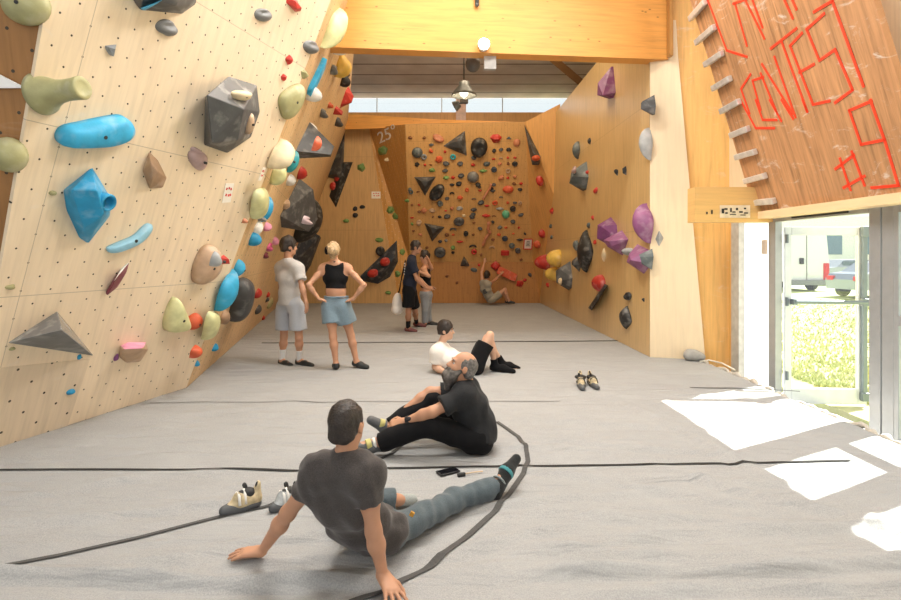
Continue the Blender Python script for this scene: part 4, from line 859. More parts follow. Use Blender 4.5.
# --- far facet of the left wall (seen at a grazing angle)
VL = 'volumes on the left wall'
for a in [(337,30,14,54,'lime','leaf','tall yellow-green hold at the top edge of left wall',-24,.20),(342,47,14,16,'white','ball','white ball hold under the tall yellow-green hold',0,.2),(317,78,6,44,'cyan','bar','long thin bright blue bar hold',-24,.07),(315,95,13,15,'white','ball','white ball hold under the long thin blue bar',0,.18),
 (344,64,12,20,'yellow','blob','mustard yellow hold below the white ball near the beam',0,.18),(335,71,10,9,'grey','jug','small grey hold left of the mustard yellow hold',0,.12),(348,80,10,14,'black','jug','black hold at the far top edge of the left wall',0,.22),(348,99,9,22,'red','facet','red pointed hold below the black one at the top edge',-15,.2),(325,114,10,8,'grey','jug','grey hold above the dark triangular volume',0,.14),
 (339,112,8,9,'red','facet','small red hold left of the red pointed hold',0,.2),(340,123,8,8,'dark','jug','small dark hold where left wall meets the tan panel',0,.2),(331,106,6,7,'orange','facet','small orange hold right of the grey hold',0,.1),
 (284,158,12,27,'cream','blob','chalk-white large hold in the middle of the left wall',0,.25),(279,176,12,18,'lime','blob','pale lime hold attached below the chalk-white hold',0,.15),(294,163,7,22,'teal','leaf','teal sliver hold right of the chalk-white hold',10,.12),(292,181,9,12,'white','ball','small white ball hold below the teal sliver',0,.12),(303,174,10,13,'red','ball','red-brown ball hold right of the small white ball',0,.14),(312,133,9,17,'white','ball','white ball hold left of the dark triangular volume',0,.16),
 (262,205,18,34,'lime','leaf','pale lime leaf hold above the blue bottle hold',-12,.14),(268,211,9,28,'blue','leaf','blue crescent hold hugging the pale lime leaf hold',-15,.12),(263,219,9,8,'grey','facet','small grey hold under the pale lime leaf hold',0,.10),(259,229,6,16,'white','leaf','white neck-shaped hold above the blue drop hold',0,.10),(256,240,10,14,'blue','ball','blue drop hold left of the boy with dark hair',0,.13),(268,227,6,9,'pink','blob','tiny pink hold right of the white neck-shaped hold',0,.08),
 (271,248,11,8,'magenta','jug','magenta hold left of the boy in the grey tee',0,.10),(267,256,8,7,'maroon','jug','dark maroon hold under the magenta hold',0,.08),(246,222,4,5,'salmon','blob','tiny salmon hold left of the white neck-shaped hold',0,.06),(276,242,6,8,'pink','blob','tiny pink hold touching the magenta hold',0,.10),
 (219,260,9,16,'lgrey','blob','small light grey hold right of the large tan hold',10,.12),(226,261,9,10,'red','facet','small red hold right of the light grey hold',0,.09),(240,269,9,17,'cyan','ball','upper blue oval of the stacked blue pair',-15,.12),(230,291,14,40,'cyan','leaf','long blue oval below the smaller blue oval',-12,.16),(244,302,24,44,'dark','leaf','large charcoal oval hold right of the long blue oval',-25,.22),
 (259,294,7,10,'red','ball','red ball hold right of the charcoal oval',0,.10),(269,295,6,7,'red','facet','tiny red hold near the boy with grey shorts',0,.07),(268,300,6,7,'dark','facet','tiny dark hold beneath the tiny red hold',0,.07),(271,303,10,9,'olive','blob','olive foothold left of the boy with grey shorts',20,.08),(259,310,6,10,'dark','leaf','dark teardrop foothold right of the charcoal oval',0,.09),(264,318,5,5,'red','blob','tiny red foothold just above the mat',0,.06),
 (213,327,16,30,'lime','leaf','pale lime slanted leaf hold right of the orange ball',-30,.12),(197,353,9,14,'orange','leaf','orange-red drop hold near the mat',-20,.10),(216,348,7,8,'blue','blob','tiny blue foothold right of the orange-red drop',0,.06),(198,364,4,7,'blue','blob','tiny blue foothold below the orange-red drop',0,.05),(227,317,9,15,'dtan','blob','brown foothold between lime leaf and charcoal oval',0,.10),(297,197,5,10,'tan','leaf','small tan sliver hold left of the grey kite volume',0,.08),(287,205,6,11,'tan','leaf','small tan sliver hold below the other near the kite',0,.08)]:
    pl = plN if a[0] < VX+F*(xn(FOLD,1.0)/FOLD)-60 and a[1] > 330 and a[0] < 200 else plF
    hold(pl, *a, group=GF)
def fvol(px, py, w, h, col, label, shape='tri', rot=0, prot=.4): hold(plF, px, py, w, h, col, shape, label, rot, prot, 'climbing volume', VL)
fvol(316,146,22,34,'dark','dark grey triangular volume carrying an orange hold, left wall','tri',0,.45); hold(plF, 318,145,6,16,'orange','leaf','orange hold on the dark grey triangular volume',-15,.08,group=GF,on=.42)
fvol(303,208,26,40,'dark','dark kite-shaped volume above the boy with dark hair','kite',8,.5); fvol(310,223,18,38,'black','black rounded volume with pink hold behind the boy','leaf',0,.5); fvol(305,254,18,38,'navy','dark navy volume between the boy and blond woman','slab',0,.45)
hold(plF, 308,221,6,7,'mauve','jug','pinkish grey hold on the black rounded volume',0,.10,group=GF,on=.6)
o = vol(plBL, [(345,132),(343,181),(323,176)], [(340,168,.35),(336,174,.3)], 'dark', 'tall dark wedge volume at the left of the tan panel', group='volumes on the back walls')
# --- tan back-left panel
vol(plBL, [(341,162),(353,162),(336,208),(329,196)], [(344,164,.14),(347,164,.14),(335,198,.14)], 'black', 'slanted black bar volume with two red holds, tan panel', group='volumes on the back walls')
GT = 'holds on the tan back panel'
for a in [(338,178,8,9,'red','ball','upper red ball on the slanted black bar volume'),(333,186,7,9,'red','ball','lower red ball on the slanted black bar volume')]: hold(plBL, *a, group=GT, on=.02)
vol(plBL, [(397,240),(398,262),(390,277),(378,284),(362,281),(360,276),(372,268)], [(394,258,.3),(384,270,.42),(372,277,.25)], 'navy', 'large fan-shaped dark volume with two red holds, tan panel', group='volumes on the back walls')
hold(plBL, 385,262,10,8,'red','jug','upper red hold on the fan-shaped dark volume',20,.10,group=GT,on=.40); hold(plBL, 373,273,11,8,'red','jug','lower red hold on the fan-shaped dark volume',10,.10,group=GT,on=.30)
for a in [(361,167,9,10,'green','facet','green hold high on the tan panel'),(355,209,5,5,'black','jug','left black pebble of the pair of pebbles on the tan panel'),(362,207,6,4,'black','jug','right black pebble of the pair of pebbles on the tan panel'),(355,215,5,5,'black','jug','black pebble just below the pair of pebbles'),(346,221,6,4,'green','blob','small green hold low on the tan panel'),(379,240,8,5,'green','jug','small dark green hold above the fan-shaped volume'),(380,251,9,10,'black','drum','round black hold above the fan-shaped volume'),(388,293,6,4,'green','blob','tiny green foothold under the fan-shaped volume'),(354,214,4,4,'black','jug','tiny black pebble beside the black pebble')][:8]: hold(plBL, *a, group=GT)
tagcard(plBL, 376,195,9,7,0,'small paper tag with red writing on the tan panel')
# --- brown gusset and its lettering
plG1 = plane3(b01, b00, g0, (0,2,1.5)); plG2 = plane3(g0, b00, g1, (0,2,1.5))
GG = 'green holds on the brown strip'
for a in [(381,151,14,10,'green','facet','topmost green hold on the brown strip below the 25 sign'),(386,160,4,4,'cream','blob','tiny cream hold below the topmost green hold'),(378,186,6,7,'green','blob','small green hold at the left edge of the brown strip'),(406,201,5,4,'green','blob','tiny green hold at the right edge of brown strip')]: hold(plG1, *a, group=GG, prot=.12)
for a in [(390,210,9,10,'green','facet','upper green hold of the pair halfway down brown strip'),(396,216,9,9,'green','facet','lower green hold of the pair halfway down brown strip'),(402,252,8,10,'green','facet','green hold on brown strip beside the navy man'),(398,274,9,9,'green','facet','lowest green hold on the brown strip beside the navy man')]: hold(plG2, *a, group=GG, prot=.12)
cu = bpy.data.curves.new('lettering', 'FONT'); cu.body = '25\u00b0'; cu.size = .42; cu.extrude = .004; cu.align_x = 'CENTER'; cu.align_y = 'CENTER'
to = bpy.data.objects.new('tmp', cu); C.objects.link(to); bpy.context.view_layer.update(); me = bpy.data.meshes.new_from_object(to.evaluated_get(bpy.context.evaluated_depsgraph_get())); bpy.data.objects.remove(to)
pt = plG1.hit(387,135,.012); o = link('degree_sign_lettering', me, plain('paint_white', (.85,.83,.78,1), .6)); o.matrix_world = plG1.M(pt, math.radians(3)); o.scale = (1.05,.95,1)
bpy.context.view_layer.update(); sx = 17.5*pt.y/F/(max(v.co.x for v in me.vertices)-min(v.co.x for v in me.vertices))/abs(plG1.u.dot(V(pt.y,-pt.x,0).normalized())); M = plG1.M(pt, math.radians(2)) @ Matrix.Diagonal((sx,1.1,1,1)); o.matrix_world = M; tag(o, 'white painted 25 degree lettering at the top of the brown strip', 'lettering')
# --- 25 degree board: volumes and big pieces that serve as landmarks
VB = 'volumes on the back walls'
def bvol(base, top, col, label): vol(plBd, base, top, col, label, group=VB)
bvol([(443,146),(465,130.5),(467,156)], [(457,141,.2),(461,140,.2),(460,148,.2)], 'dark', 'dark triangular volume at the top middle of the back board')
bvol([(414,177),(436,176.5),(425,196)], [(421,181,.18),(429,181,.18),(425,187,.18)], 'dark', 'dark downward triangular volume at the left of the back board')
bvol([(424,223),(445,227),(432,242)], [(430,227,.18),(438,229,.18),(433,234,.18)], 'dark', 'dark triangular volume above the navy man')
bvol([(464,256),(471,267),(459,267)], [(464.5,260,.16),(466,264,.16),(463,264,.16)], 'dark', 'small dark pyramid volume at the bottom of back board')
vol(plT1, [(524,124),(541,157),(539,165),(532,165)], [(533,152,.3),(537,158,.3)], 'dark', 'tall dark spike volume with orange hold, upper right back', group=VB)
hold(plT1, 535,158,8,6,'orange','ball','orange hold at the foot of the tall dark spike volume',0,.14,group=GB,on=.24); hold(plT1, 539,181,7,11,'red','ball','red oval hold under the tall dark spike volume',15,.12,group=GB)
LM = []
def land(px, py, w, h, col, shape, label, short, rot=0, prot=None): hold(plBd, px, py, w, h, col, shape, label, rot, prot, group='large holds on the back board'); LM.append((px, py, short))
LM += [(456,144,'top triangle volume'),(425,184,'downward triangle volume'),(433,231,'lower triangle volume'),(464,263,'small pyramid volume')]
land(479,148,17,20,'black','drum','large black bowl hold at the top of the back board','large black bowl'); land(437,193,12,20,'black','drum','black oval disc hold leaning beside the downward triangle','black oval disc',-35)
land(417,153,11,11,'slate','ball','large dark green ball hold at the upper left of back board','dark green ball'); land(473,178,12,12,'grey','ball','large grey ball hold in the middle of the back board','large grey ball')
land(459,222,11,9,'dark','drum','dark drum hold in the middle of the lower back board','dark drum hold'); land(440,253,12,11,'dark','drum','dark drum hold right of the navy man','drum beside navy man')
land(508,190,11,8,'orange','ball','orange ball hold near the right of the back board','orange ball'); land(506,215,8,9,'mint','ball','mint green ball hold near the right of the back board','mint green ball')
land(496,139,13,10,'red','facet','large red faceted hold at the upper right of back board','large red hold'); land(438,139,12,8,'salmon','jug','salmon bean hold left of the top triangle volume','salmon bean',-25); land(439,160,9,8,'orange','facet','orange hold below and left of the top triangle volume','orange hold',20)
def branch(pts, label, short, r=.05):
    q = [plBd.hit(x, y, .07) for x, y in pts]; bm = bmesh.new(); qq = []
    for a, b in zip(q, q[1:]): qq += [a.lerp(b, i/4) for i in range(4)]
    qq.append(q[-1]); tube(bm, qq, [r*(.7+.4*math.sin(i*.9+1)**2) for i in range(len(qq))], 10); o = from_bm('climbing_hold', bm, hmat('salmon'), None, True); tag(o, label, 'climbing hold', 'large holds on the back board'); LM.append((*pts[len(pts)//2], short))
branch([(489,222),(488,229),(490,233),(485,239),(483,246)], 'lower long brown branch-like hold on the back board', 'lower branch'); branch([(491,184),(490,188),(486,194),(483,199)], 'upper slim pale branch-like hold on the back board', 'upper branch', .035)
# the smaller ones: (x, y, w, h, colour, shape)
sm = """410 138 4 3 brown blob;424 138 4 3 brown blob;431 145 5 3 dark jug;424 157 6 6 steel ring;431 151 4 4 orange blob;445 152 3 3 red blob;453 157 6 6 teal ring;417 165 6 6 black facet;425 165 3 2 red blob;431 165 3 2 brown blob;446 164 7 5 dark jug;460 164 6 5 dark jug;
473 165 4 3 red blob;432 170 6 4 green blob;445 171 6 4 dark jug;446 178 7 5 green facet;453 178 5 4 red facet;461 176 6 5 dark jug;452 185 5 3 black jug;459 184 6 5 black jug;410 190 4 4 slate blob;478 185 6 5 black jug;474 158 5 4 slate blob;
509 138 6 4 slate tri;517 143 7 8 salmon ball;494 151 4 4 black jug;501 150 5 4 dark jug;509 150 6 5 black facet;494 159 4 2 red blob;501 158 4 3 tan cres;508 158 3 3 red facet;515 158 4 3 red facet;487 164 7 5 slate blob;500 164 5 3 salmon blob;508 164 3 3 brown blob;515 164 6 5 black drum;494 170 6 6 navy drum;483 171 8 4 green leaf;508 171 5 5 tan ring;501 178 5 5 salmon blob;508 178 3 2 red blob;515 177 4 3 salmon blob;494 185 5 4 dark jug;514 184 4 3 brown blob;521 184 4 3 red blob;492 189 4 4 black facet;
411 192 5 5 slate ring;418 192 3 2 brown blob;440 204 6 6 slate drum;447 199 5 4 dark jug;460 198 7 5 orange facet;452 193 5 3 black cres;467 190 4 4 orange ring;412 205 3 2 brown blob;419 205 3 2 red blob;419 212 3 3 brown blob;424 211 6 7 salmon leaf;432 211 6 5 tan jug;446 211 3 2 red blob;452 209 4 4 salmon blob;459 209 6 4 lgrey blob;474 210 6 5 dark leaf;412 218 4 2 red blob;433 217 2 2 brown blob;440 217 4 3 black blob;447 217 7 5 dark jug;464 216 5 4 cream facet;472 217 5 4 dark blob;
412 224 3 3 green blob;419 223 5 6 tan jug;413 231 3 2 brown blob;420 235 4 3 salmon blob;453 229 7 4 dark cres;447 235 5 4 brown ring;453 235 3 2 orange blob;466 234 5 6 black drum;473 235 3 3 brown blob;440 242 5 4 navy facet;446 241 4 4 steel facet;460 242 6 3 red leaf;427 248 3 3 brown blob;453 248 4 4 green blob;453 253 4 4 black facet;473 246 8 4 black cres;474 252 6 6 red ring;
479 187 4 3 black blob;480 191 4 2 red blob;493 191 5 4 dark leaf;520 190 5 3 black blob;501 197 4 2 slate cres;474 199 5 2 dark cres;481 203 6 5 dark jug;487 206 5 3 red leaf;495 203 6 5 orange ring;515 203 5 3 dark jug;508 203 3 3 orange blob;520 203 4 4 tan ring;500 209 7 4 lgrey leaf;513 209 6 6 black drum;473 215 5 4 dark jug;486 216 8 4 red leaf;494 216 4 2 brown cres;521 215 5 4 dark blob;
474 223 3 2 brown blob;493 222 3 3 black blob;513 222 6 5 dark jug;500 228 6 5 slate facet;480 229 5 4 dark jug;506 228 4 3 orange facet;519 228 3 3 red facet;499 235 4 3 orange blob;513 234 3 2 orange blob;525 234 3 3 black blob;505 239 6 6 navy drum;493 240 4 3 brown jug;520 240 6 3 black leaf;512 246 6 6 slate drum;492 247 6 4 tan cres;518 251 6 6 dark drum;505 253 8 5 red bar;521 260 3 3 brown blob;481 255 3 3 brown blob""".replace('\n','')
DIRS = ['right of','above right of','above','above left of','left of','below left of','below','below right of']
items = []
for s in sm.split(';'):
    x, y, w_, h_, c, k = s.split(); x, y = float(x), float(y)
    lx, ly, ln = min(LM, key=lambda q: math.hypot(q[0]-x, q[1]-y)); a = math.degrees(math.atan2(ly-y, x-lx)) % 360; items.append([x, y, float(w_), float(h_), c, k, ln, DIRS[int((a+22.5)//45) % 8], math.hypot(lx-x, ly-y)])
WORD = dict(blob='', jug=' jug', ring=' ring', facet=' faceted', tri=' triangular', cres=' crescent', leaf=' sliver', drum=' round', bar=' bar', ball=' ball'); ORD = ['', 'second ', 'third ', 'fourth ', 'fifth ']; CN = dict(lgrey='light grey', slate='slate green', steel='steel grey', mint='mint green', cream='cream', tan='tan', navy='navy', dark='charcoal')
from collections import defaultdict
cnt = defaultdict(int)
for it in sorted(items, key=lambda q: q[8]):
    x, y, w_, h_, c, k, ln, dr, _ = it; key = (c, k, ln, dr); n = cnt[key]; cnt[key] += 1
    hold(plBd, x, y, w_, h_, c, k, '%s%s%s hold on back board, %s the %s' % ((ORD[n]+'nearest ' if n else 'small '), CN.get(c, c), WORD[k], dr, ln), 0, .30*min(w_, h_)*15/F+.03, group=GB, bolt=False)
# right hand gusset and kick
for a in [(plT2,541,234,6,9,'red','ball','red ball hold at the upper right of the back wall corner'),(plT2,536,245,7,8,'orange','ball','red-orange ball hold directly right of the white paper sign'),(plK,496,266,9,11,'red','leaf','upper red hold reached by the seated climber'),(plK,507,274,20,8,'orange','bar','long red volume beside the seated climber'),(plK,520,284,9,8,'red','facet','red hold right of the seated climber near the mat'),(plK,474,270,6,5,'slate','blob','slate foothold left of the seated climber\'s raised hand'),(plK,479,265,3,3,'red','blob','tiny red foothold on the kick board left of raised hand'),(plK,530,275,4,4,'dark','blob','tiny dark foothold right of the long red volume'),(plK,447,276,3,3,'brown','blob','tiny foothold on the kick board right of the girl'),(plK,457,283,3,3,'brown','blob','tiny lower foothold on the kick board'),(plK,525,280,4,3,'red','blob','tiny red foothold between two larger red holds')]: hold(*a, group='holds on the back kick board', rot=(-25 if a[1] == 507 else 0))
p = plBd.hit(528,244,.03); bm = bmesh.new(); box(bm, (0,0,0), (.26,.34,.012)); o = from_bm('paper_sign', bm, plain('paper_sign_white', (.72,.66,.60,1), .6, noise=.05)); o.matrix_world = plBd.M(p); tag(o, 'white paper sign with a red border on the back wall', 'sign')
bm = bmesh.new(); [box(bm, c, s) for c, s in (((0,.16,.005),(.26,.03,.01)),((0,-.16,.005),(.26,.03,.01)),((-.12,0,.005),(.03,.3,.01)),((.12,0,.005),(.03,.3,.01)))]; from_bm('red_border', bm, MATS['ink_red'], o)
bm = bmesh.new(); [box(bm, (.0,.08-i*.045,.007), (.12 if i%2 else .09,.018,.004)) for i in range(4)]; from_bm('printed_lines', bm, m_dark, o)
# --- right wall
for a in [(605,83,17,30,'purple','spike','dark purple spike hold at the top of the right wall',-12,.28),(647,106,11,22,'dark','facet','dark faceted hold near the pale pillar, upper one',0,.2),(645,144,10,32,'lgrey','leaf','grey pointed hold with white face beside the pale pillar',5,.16),(576,150,6,17,'slate','leaf','slim slate hold on the right wall',-10,.14),(589,141,3,7,'black','leaf','tiny black hold right of the slim slate hold',0,.06),
 (586,173,4,5,'red','blob','tiny red hold right of the dark four-sided volume',0,.06),(595,190,4,6,'red','blob','tiny red hold below the dark four-sided volume',0,.06),(616,172,3,6,'black','blob','left of two tiny black holds on the right wall',0,.06),(624,171,4,11,'black','facet','right of two tiny black holds on the right wall',0,.07),
 (605,232,18,28,'purple','facet','dark purple hold of the trio, leftmost',-20,.26),(614,243,20,25,'lpurple','facet','light purple hold touching the leftmost dark purple hold',0,.26),(641,224,17,42,'lpurple','leaf','tall chalky purple fin hold beside the pale pillar',12,.24),(635,258,22,29,'lpurple','facet','purple hold below the tall purple fin',-20,.26),(645,259,10,21,'slate','facet','slate grey hold right of the purple one, by the pillar',0,.2),(626,252,11,9,'lgrey','blob','light grey hold between the two purple groups',0,.14),(603,255,4,15,'cream','leaf','small cream sliver hold under the dark purple hold',-5,.06),
 (583,252,13,42,'black','leaf','tall black leaf hold in the middle of right wall',0,.2),(576,263,8,18,'dark','facet','dark wedge hold left of the tall black leaf',-15,.16),(575,245,5,12,'slate','blob','small slate hold beside the tall black leaf top',0,.1),
 (553,258,12,17,'yellow','ball','yellow ball hold at the back right, upper one',0,.35),(551,274,9,14,'yellow','ball','yellow ball hold at the back right, lower one',0,.3),(542,262,11,15,'red','ball','large red ball hold left of the yellow balls',0,.4),
 (597,283,12,17,'red','ball','bright red ball hold above the black bar',0,.18),(626,296,9,9,'black','jug','small black hold above the black drop hold',0,.1),(624,318,10,23,'black','leaf','black drop hold low on the right wall by the pillar',-8,.12),
 (592,218,3,5,'red','blob','tiny red hold above the tall black leaf',0,.05),(594,242,4,5,'red','blob','tiny red hold left of the dark purple hold',0,.05),(588,225,3,6,'slate','blob','tiny slate hold above the tall black leaf',0,.05),(551,211,4,8,'red','facet','small red hold high in the right back corner',0,.08),(546,205,3,4,'slate','blob','tiny slate hold in the right back corner',0,.06),(550,226,3,4,'slate','blob','tiny slate hold above the yellow balls',0,.06),(551,237,3,4,'slate','blob','second tiny slate hold above the yellow balls, lower',0,.06),(547,285,4,5,'red','blob','tiny red hold below the yellow balls',0,.08),(643,300,2,4,'black','blob','tiny black foothold beside the pillar edge',0,.04)]:
    hold(plR, *a, group=GR)
hold(plR, 577,176,17,30,'slate','facet','dark four-sided volume with pink hold on the right wall',0,.35,'climbing volume','volumes on the right wall'); hold(plR, 573,170,6,7,'mauve','jug','pinkish hold on the dark four-sided volume',0,.07,group=GR,on=.27)
hold(plR, 563,276,14,30,'dark','facet','dark grey volume in front of the yellow balls',0,.35,'climbing volume','volumes on the right wall'); hold(plR, 559,281,6,6,'cream','blob','cream hold on the dark grey volume by the yellow balls',0,.08,group=GR,on=.27)
vol(plR, [(604.5,283.5),(608,285.5),(592,310.5),(588,308)], [(605,285.5,.13),(606.5,286.5,.13),(591,309,.13),(589,307,.13)], 'black', 'slanted black bar hold below the bright red ball', 'climbing hold', GR)
o = vol(plE, [(659,229.5),(664,238),(659,247.5),(655,239)], [(659.5,238,.05)], 'lgrey', 'small grey diamond hold on the pale pillar', 'climbing hold', GR)
# ---------------------------------------------------------------- the people
sk_tan = skin('skin_tanned', (.50,.26,.155,1)); sk_fair = skin('skin_fair', (.62,.37,.25,1)); sk_deep = skin('skin_deep', (.40,.20,.115,1))
plain('hair_dark', (.022,.014,.010,1), .5, noise=.4, nscale=60, bump=.6, bscale=120); plain('hair_blond', (.44,.30,.16,1), .5, noise=.45, nscale=50, bump=.7, bscale=90); plain('hair_grey', (.13,.118,.108,1), .6, noise=.5, nscale=60, bump=.6, bscale=140)
plain('beard_grey', (.10,.088,.078,1), .7, noise=.7, nscale=34, bump=.5, bscale=160)
c_tee = cloth('heather_charcoal', (.062,.054,.051,1), noise=.35, weave=330); c_denim = cloth('blue_grey_trouser', (.085,.11,.125,1), weave=240); c_blk = cloth('black_cloth', (.007,.007,.008,1), sheen=.02); c_chr = cloth('charcoal_tee', (.024,.0245,.026,1), sheen=.05)
c_white = cloth('white_tee', (.78,.74,.68,1), noise=.06); c_lgrey = cloth('light_grey_tee', (.50,.48,.46,1), noise=.12); c_short = cloth('pale_grey_shorts', (.42,.44,.48,1), noise=.15); c_jean = cloth('light_blue_denim', (.18,.25,.30,1), noise=.3, weave=180); c_navy = cloth('navy_tee', (.016,.020,.036,1), sheen=.04); c_legg = cloth('grey_leggings', (.25,.27,.29,1), noise=.3)
c_sock = cloth('white_sock', (.66,.66,.66,1), noise=.08); c_shoe = plain('black_shoe', (.02,.022,.022,1), .5, bump=.2)
def person(base, label):
    r = empty('person', base); tag(r, label, 'person'); return r
def place(root, base, *objs): pass
# ---- man in the charcoal tee, sitting with his back to us
J = dict(head=P(347.5,425,2.33), hf=(.30,.92,.10), hu=(-.05,-.02,1), neck=P(346,461,2.33), hsz=1.0, hs=1.1, cw=.72, bw=1.1, shL=P(318,473,2.36), shR=P(367,476,2.30), chest=P(346,499,2.43), belly=P(358,521,2.56), pelvis=P(375,529,2.68),
 elL=P(288,513,2.47), wrL=P(262,551,2.60), hdL=(-1,.06,-.16), hnL=(-.2,0,1), thL=(0,1,0), elR=P(373.5,531,2.33), wrR=P(383,575,2.375), hdR=(.42,-.66,-.26), hnR=(0,.3,1), thR=(1,.3,0), curlL=.12, curlR=.12, spreadL=.22, spreadR=.34,
 hipR=P(394,531,2.69), knR=PZ(454,500,.066), anR=PZ(495,487,.066), toR=P(514,462,3.42), hipL=P(362,530,2.76), knL=P(338,499,3.04), anL=P(395,500,3.12), toL=P(412,500,3.20))
b0 = FL(374,545); r_ = person(b0, 'seated man in charcoal tee and grey trousers leaning back on both hands')
MAN1 = J; S = body(J, .0060, .87, arm=.98, leg=.78); S.cut((0,0,-.004),(0,0,-1)); solid_obj('body', S, sk_tan, r_, b0, None, 1)
solid_obj('hair', hair_short(J, .0055, .87, .0, .010, .045, -.068), MATS['hair_dark'], r_, b0, (.0015,120,1)); face_parts(J, r_, b0, .85)
pe, be = Vector(J['pelvis']), Vector(J['belly']); up = (be-pe).normalized()
S = tee(J, .007, None, g=.020, s=.87, sleeve=.46, sr=(.068,.074)); S.cut(pe+up*-.035+V(.03,0,0), -up); S.cut((0,0,.005),(0,0,-1)); solid_obj('tee_shirt', S, c_tee, r_, b0, (.0065,48,1.0,Vector(J['pelvis'])-Vector(J['chest'])), 1)
S = trousers(J, .007, (be.lerp(pe,.55), up), hem=1.0, s=.76, g=.014, fl=(.95,1.0,1.2)); S.cut((0,0,.003),(0,0,-1)); solid_obj('trousers', S, c_denim, r_, b0, (.0055,42,1.1), 1)
lg = P(412,514,2.69); bm = bmesh.new(); box(bm, lg-b0, (.02,.012,.022), Matrix.Rotation(.5,3,'Y')); from_bm('pocket_logo', bm, plain('logo_ochre', (.6,.30,.04,1), .7), r_)
S = Solid(.006); an, to = Vector(J['anR']), Vector(J['toR']); d = (to-an).normalized(); S.cap(an-(an-Vector(J['knR'])).normalized()*.05, an, .042, .04, k=.03).cap(an-d*.025+V(.02,0,-.02), an.lerp(to,.6), .038, .042, k=.03).cap(an.lerp(to,.6), to+d*.03, .042, .030, k=.03); sk1 = solid_obj('sock', S, cloth('black_sock', (.016,.018,.018,1)), r_, b0)
S = Solid(.005); S.cap(an.lerp(to,.50), an.lerp(to,.62), .0505, .0505, clip=True, clipa=True, k=.01); solid_obj('sock_stripe', S, cloth('teal_stripe', (.06,.24,.26,1)), sk1, b0)
S = Solid(.005); S.cap(an.lerp(to,.18), an.lerp(to,.24), .0475, .0475, clip=True, clipa=True, k=.01); solid_obj('sock_stripe', S, cloth('grey_stripe', (.22,.25,.25,1)), sk1, b0)
S = Solid(.006); an, to = Vector(J['anL']), Vector(J['toL']); S.cap(an, to, .036, .034, k=.03); S.cut((0,0,.003),(0,0,-1)); solid_obj('sock', S, cloth('pale_grey_sock', (.34,.37,.36,1)), r_, b0)
# ---- bearded man in black
J = dict(head=P(462,367,4.06), hf=(-.86,-.12,.36), neck=P(468,385,4.10), shL=P(464,396,3.97), shR=P(460,391,4.30), chest=P(471,407,4.12), belly=P(477,424,4.12), pelvis=P(477,439,4.10),
 elL=P(432,412,3.90), wrL=P(404,422,3.96), hdL=(-.9,.25,-.30), hnL=(-.2,-.5,.8), thL=(0,1,.2), elR=P(430,392,4.30), wrR=P(400,414,4.20), hdR=(-.75,-.5,-.5), hnR=(-.3,0,1), thR=(0,-1,.2), curlL=.55, curlR=.6,
 hipL=P(473,440,4.00), knL=P(428,425,3.95), anL=P(378,443,3.95), toL=P(359,447,3.90), hipR=P(470,438,4.24), knR=P(432,400,4.30), anR=P(390,428,4.17), toR=P(373,421,4.13))
b0 = FL(477,452); r_ = person(b0, 'bearded man in black sitting on the mat gripping his climbing shoe')
S = body(J, .0075, leg=.84); S.cut((0,0,-.004),(0,0,-1)); solid_obj('body', S, sk_tan, r_, b0, None, 1)
r, f, u = hframe(J); hc = Vector(J['head']); A = np.array([list(r), list(f), list(u)]).T; L = lambda x, y, z: hc+r*x+f*y+u*z
S = Solid(.006); S.ell(L(0,-.022,.022), (.080,.096,.088), A).cap(L(-.05,-.06,-.03), L(.05,-.06,-.03), .035, k=.03); S.sub(L(0,.118,.0), (.11,.10,.12), A, .02).sub(L(0,.055,.125), (.05,.07,.045), A, .02).cut(L(0,0,-.065), -u)
for x in (-1,1): S.sub(L(.085*x,.04,-.045), (.03,.045,.05), A, .01)
solid_obj('hair', S, MATS['hair_grey'], r_, b0, (.0014,120,1))
S = Solid(.006); S.ell(L(0,.055,-.085), (.062,.060,.055), A).cap(L(0,.062,-.10), L(0,.045,-.175), .052, .034, k=.04); 
for x in (-1,1): S.cap(L(.06*x,.015,-.03), L(.045*x,.055,-.085), .020, .03, k=.03)
S.cap(L(-.03,.09,-.040), L(.03,.09,-.040), .009, k=.01); S.sub(L(0,.112,-.056), (.018,.02,.006), A, .006); solid_obj('beard', S, MATS['beard_grey'], r_, b0, (.003,70,1,(.3,0,-1)))
face_parts(J, r_, b0, 1.0, 'hair_grey')
pe, be = Vector(J['pelvis']), Vector(J['belly']); up = (be-pe).normalized()
S = tee(J, .009, None, g=.024, sleeve=.68, sr=(.074,.082)); S.cut(pe+up*-.01, -up); S.cut((0,0,.005),(0,0,-1)); solid_obj('tee_shirt', S, c_chr, r_, b0, (.008,32,1.1), 1)
S = trousers(J, .009, (be.lerp(pe,.45), up), hem=.97, s=.9, g=.030, fl=(.88,.95,.98)); S.cut((0,0,.003),(0,0,-1)); solid_obj('trousers', S, c_blk, r_, b0, (.008,26,1.2), 1)
S = Solid(.005); w = Vector(J['wrL']); e = (Vector(J['elL'])-w).normalized(); S.cap(w+e*.02, w+e*.05, .034, .034, clip=True, clipa=True); wt = solid_obj('watch_strap', S, m_dark, r_, b0); S = Solid(.005); S.cap(w+e*.022+V(0,-.026,.018), w+e*.048+V(0,-.026,.018), .016, k=.01); solid_obj('watch_case', S, plain('watch_face', (.02,.02,.025,1), .15), wt, b0)
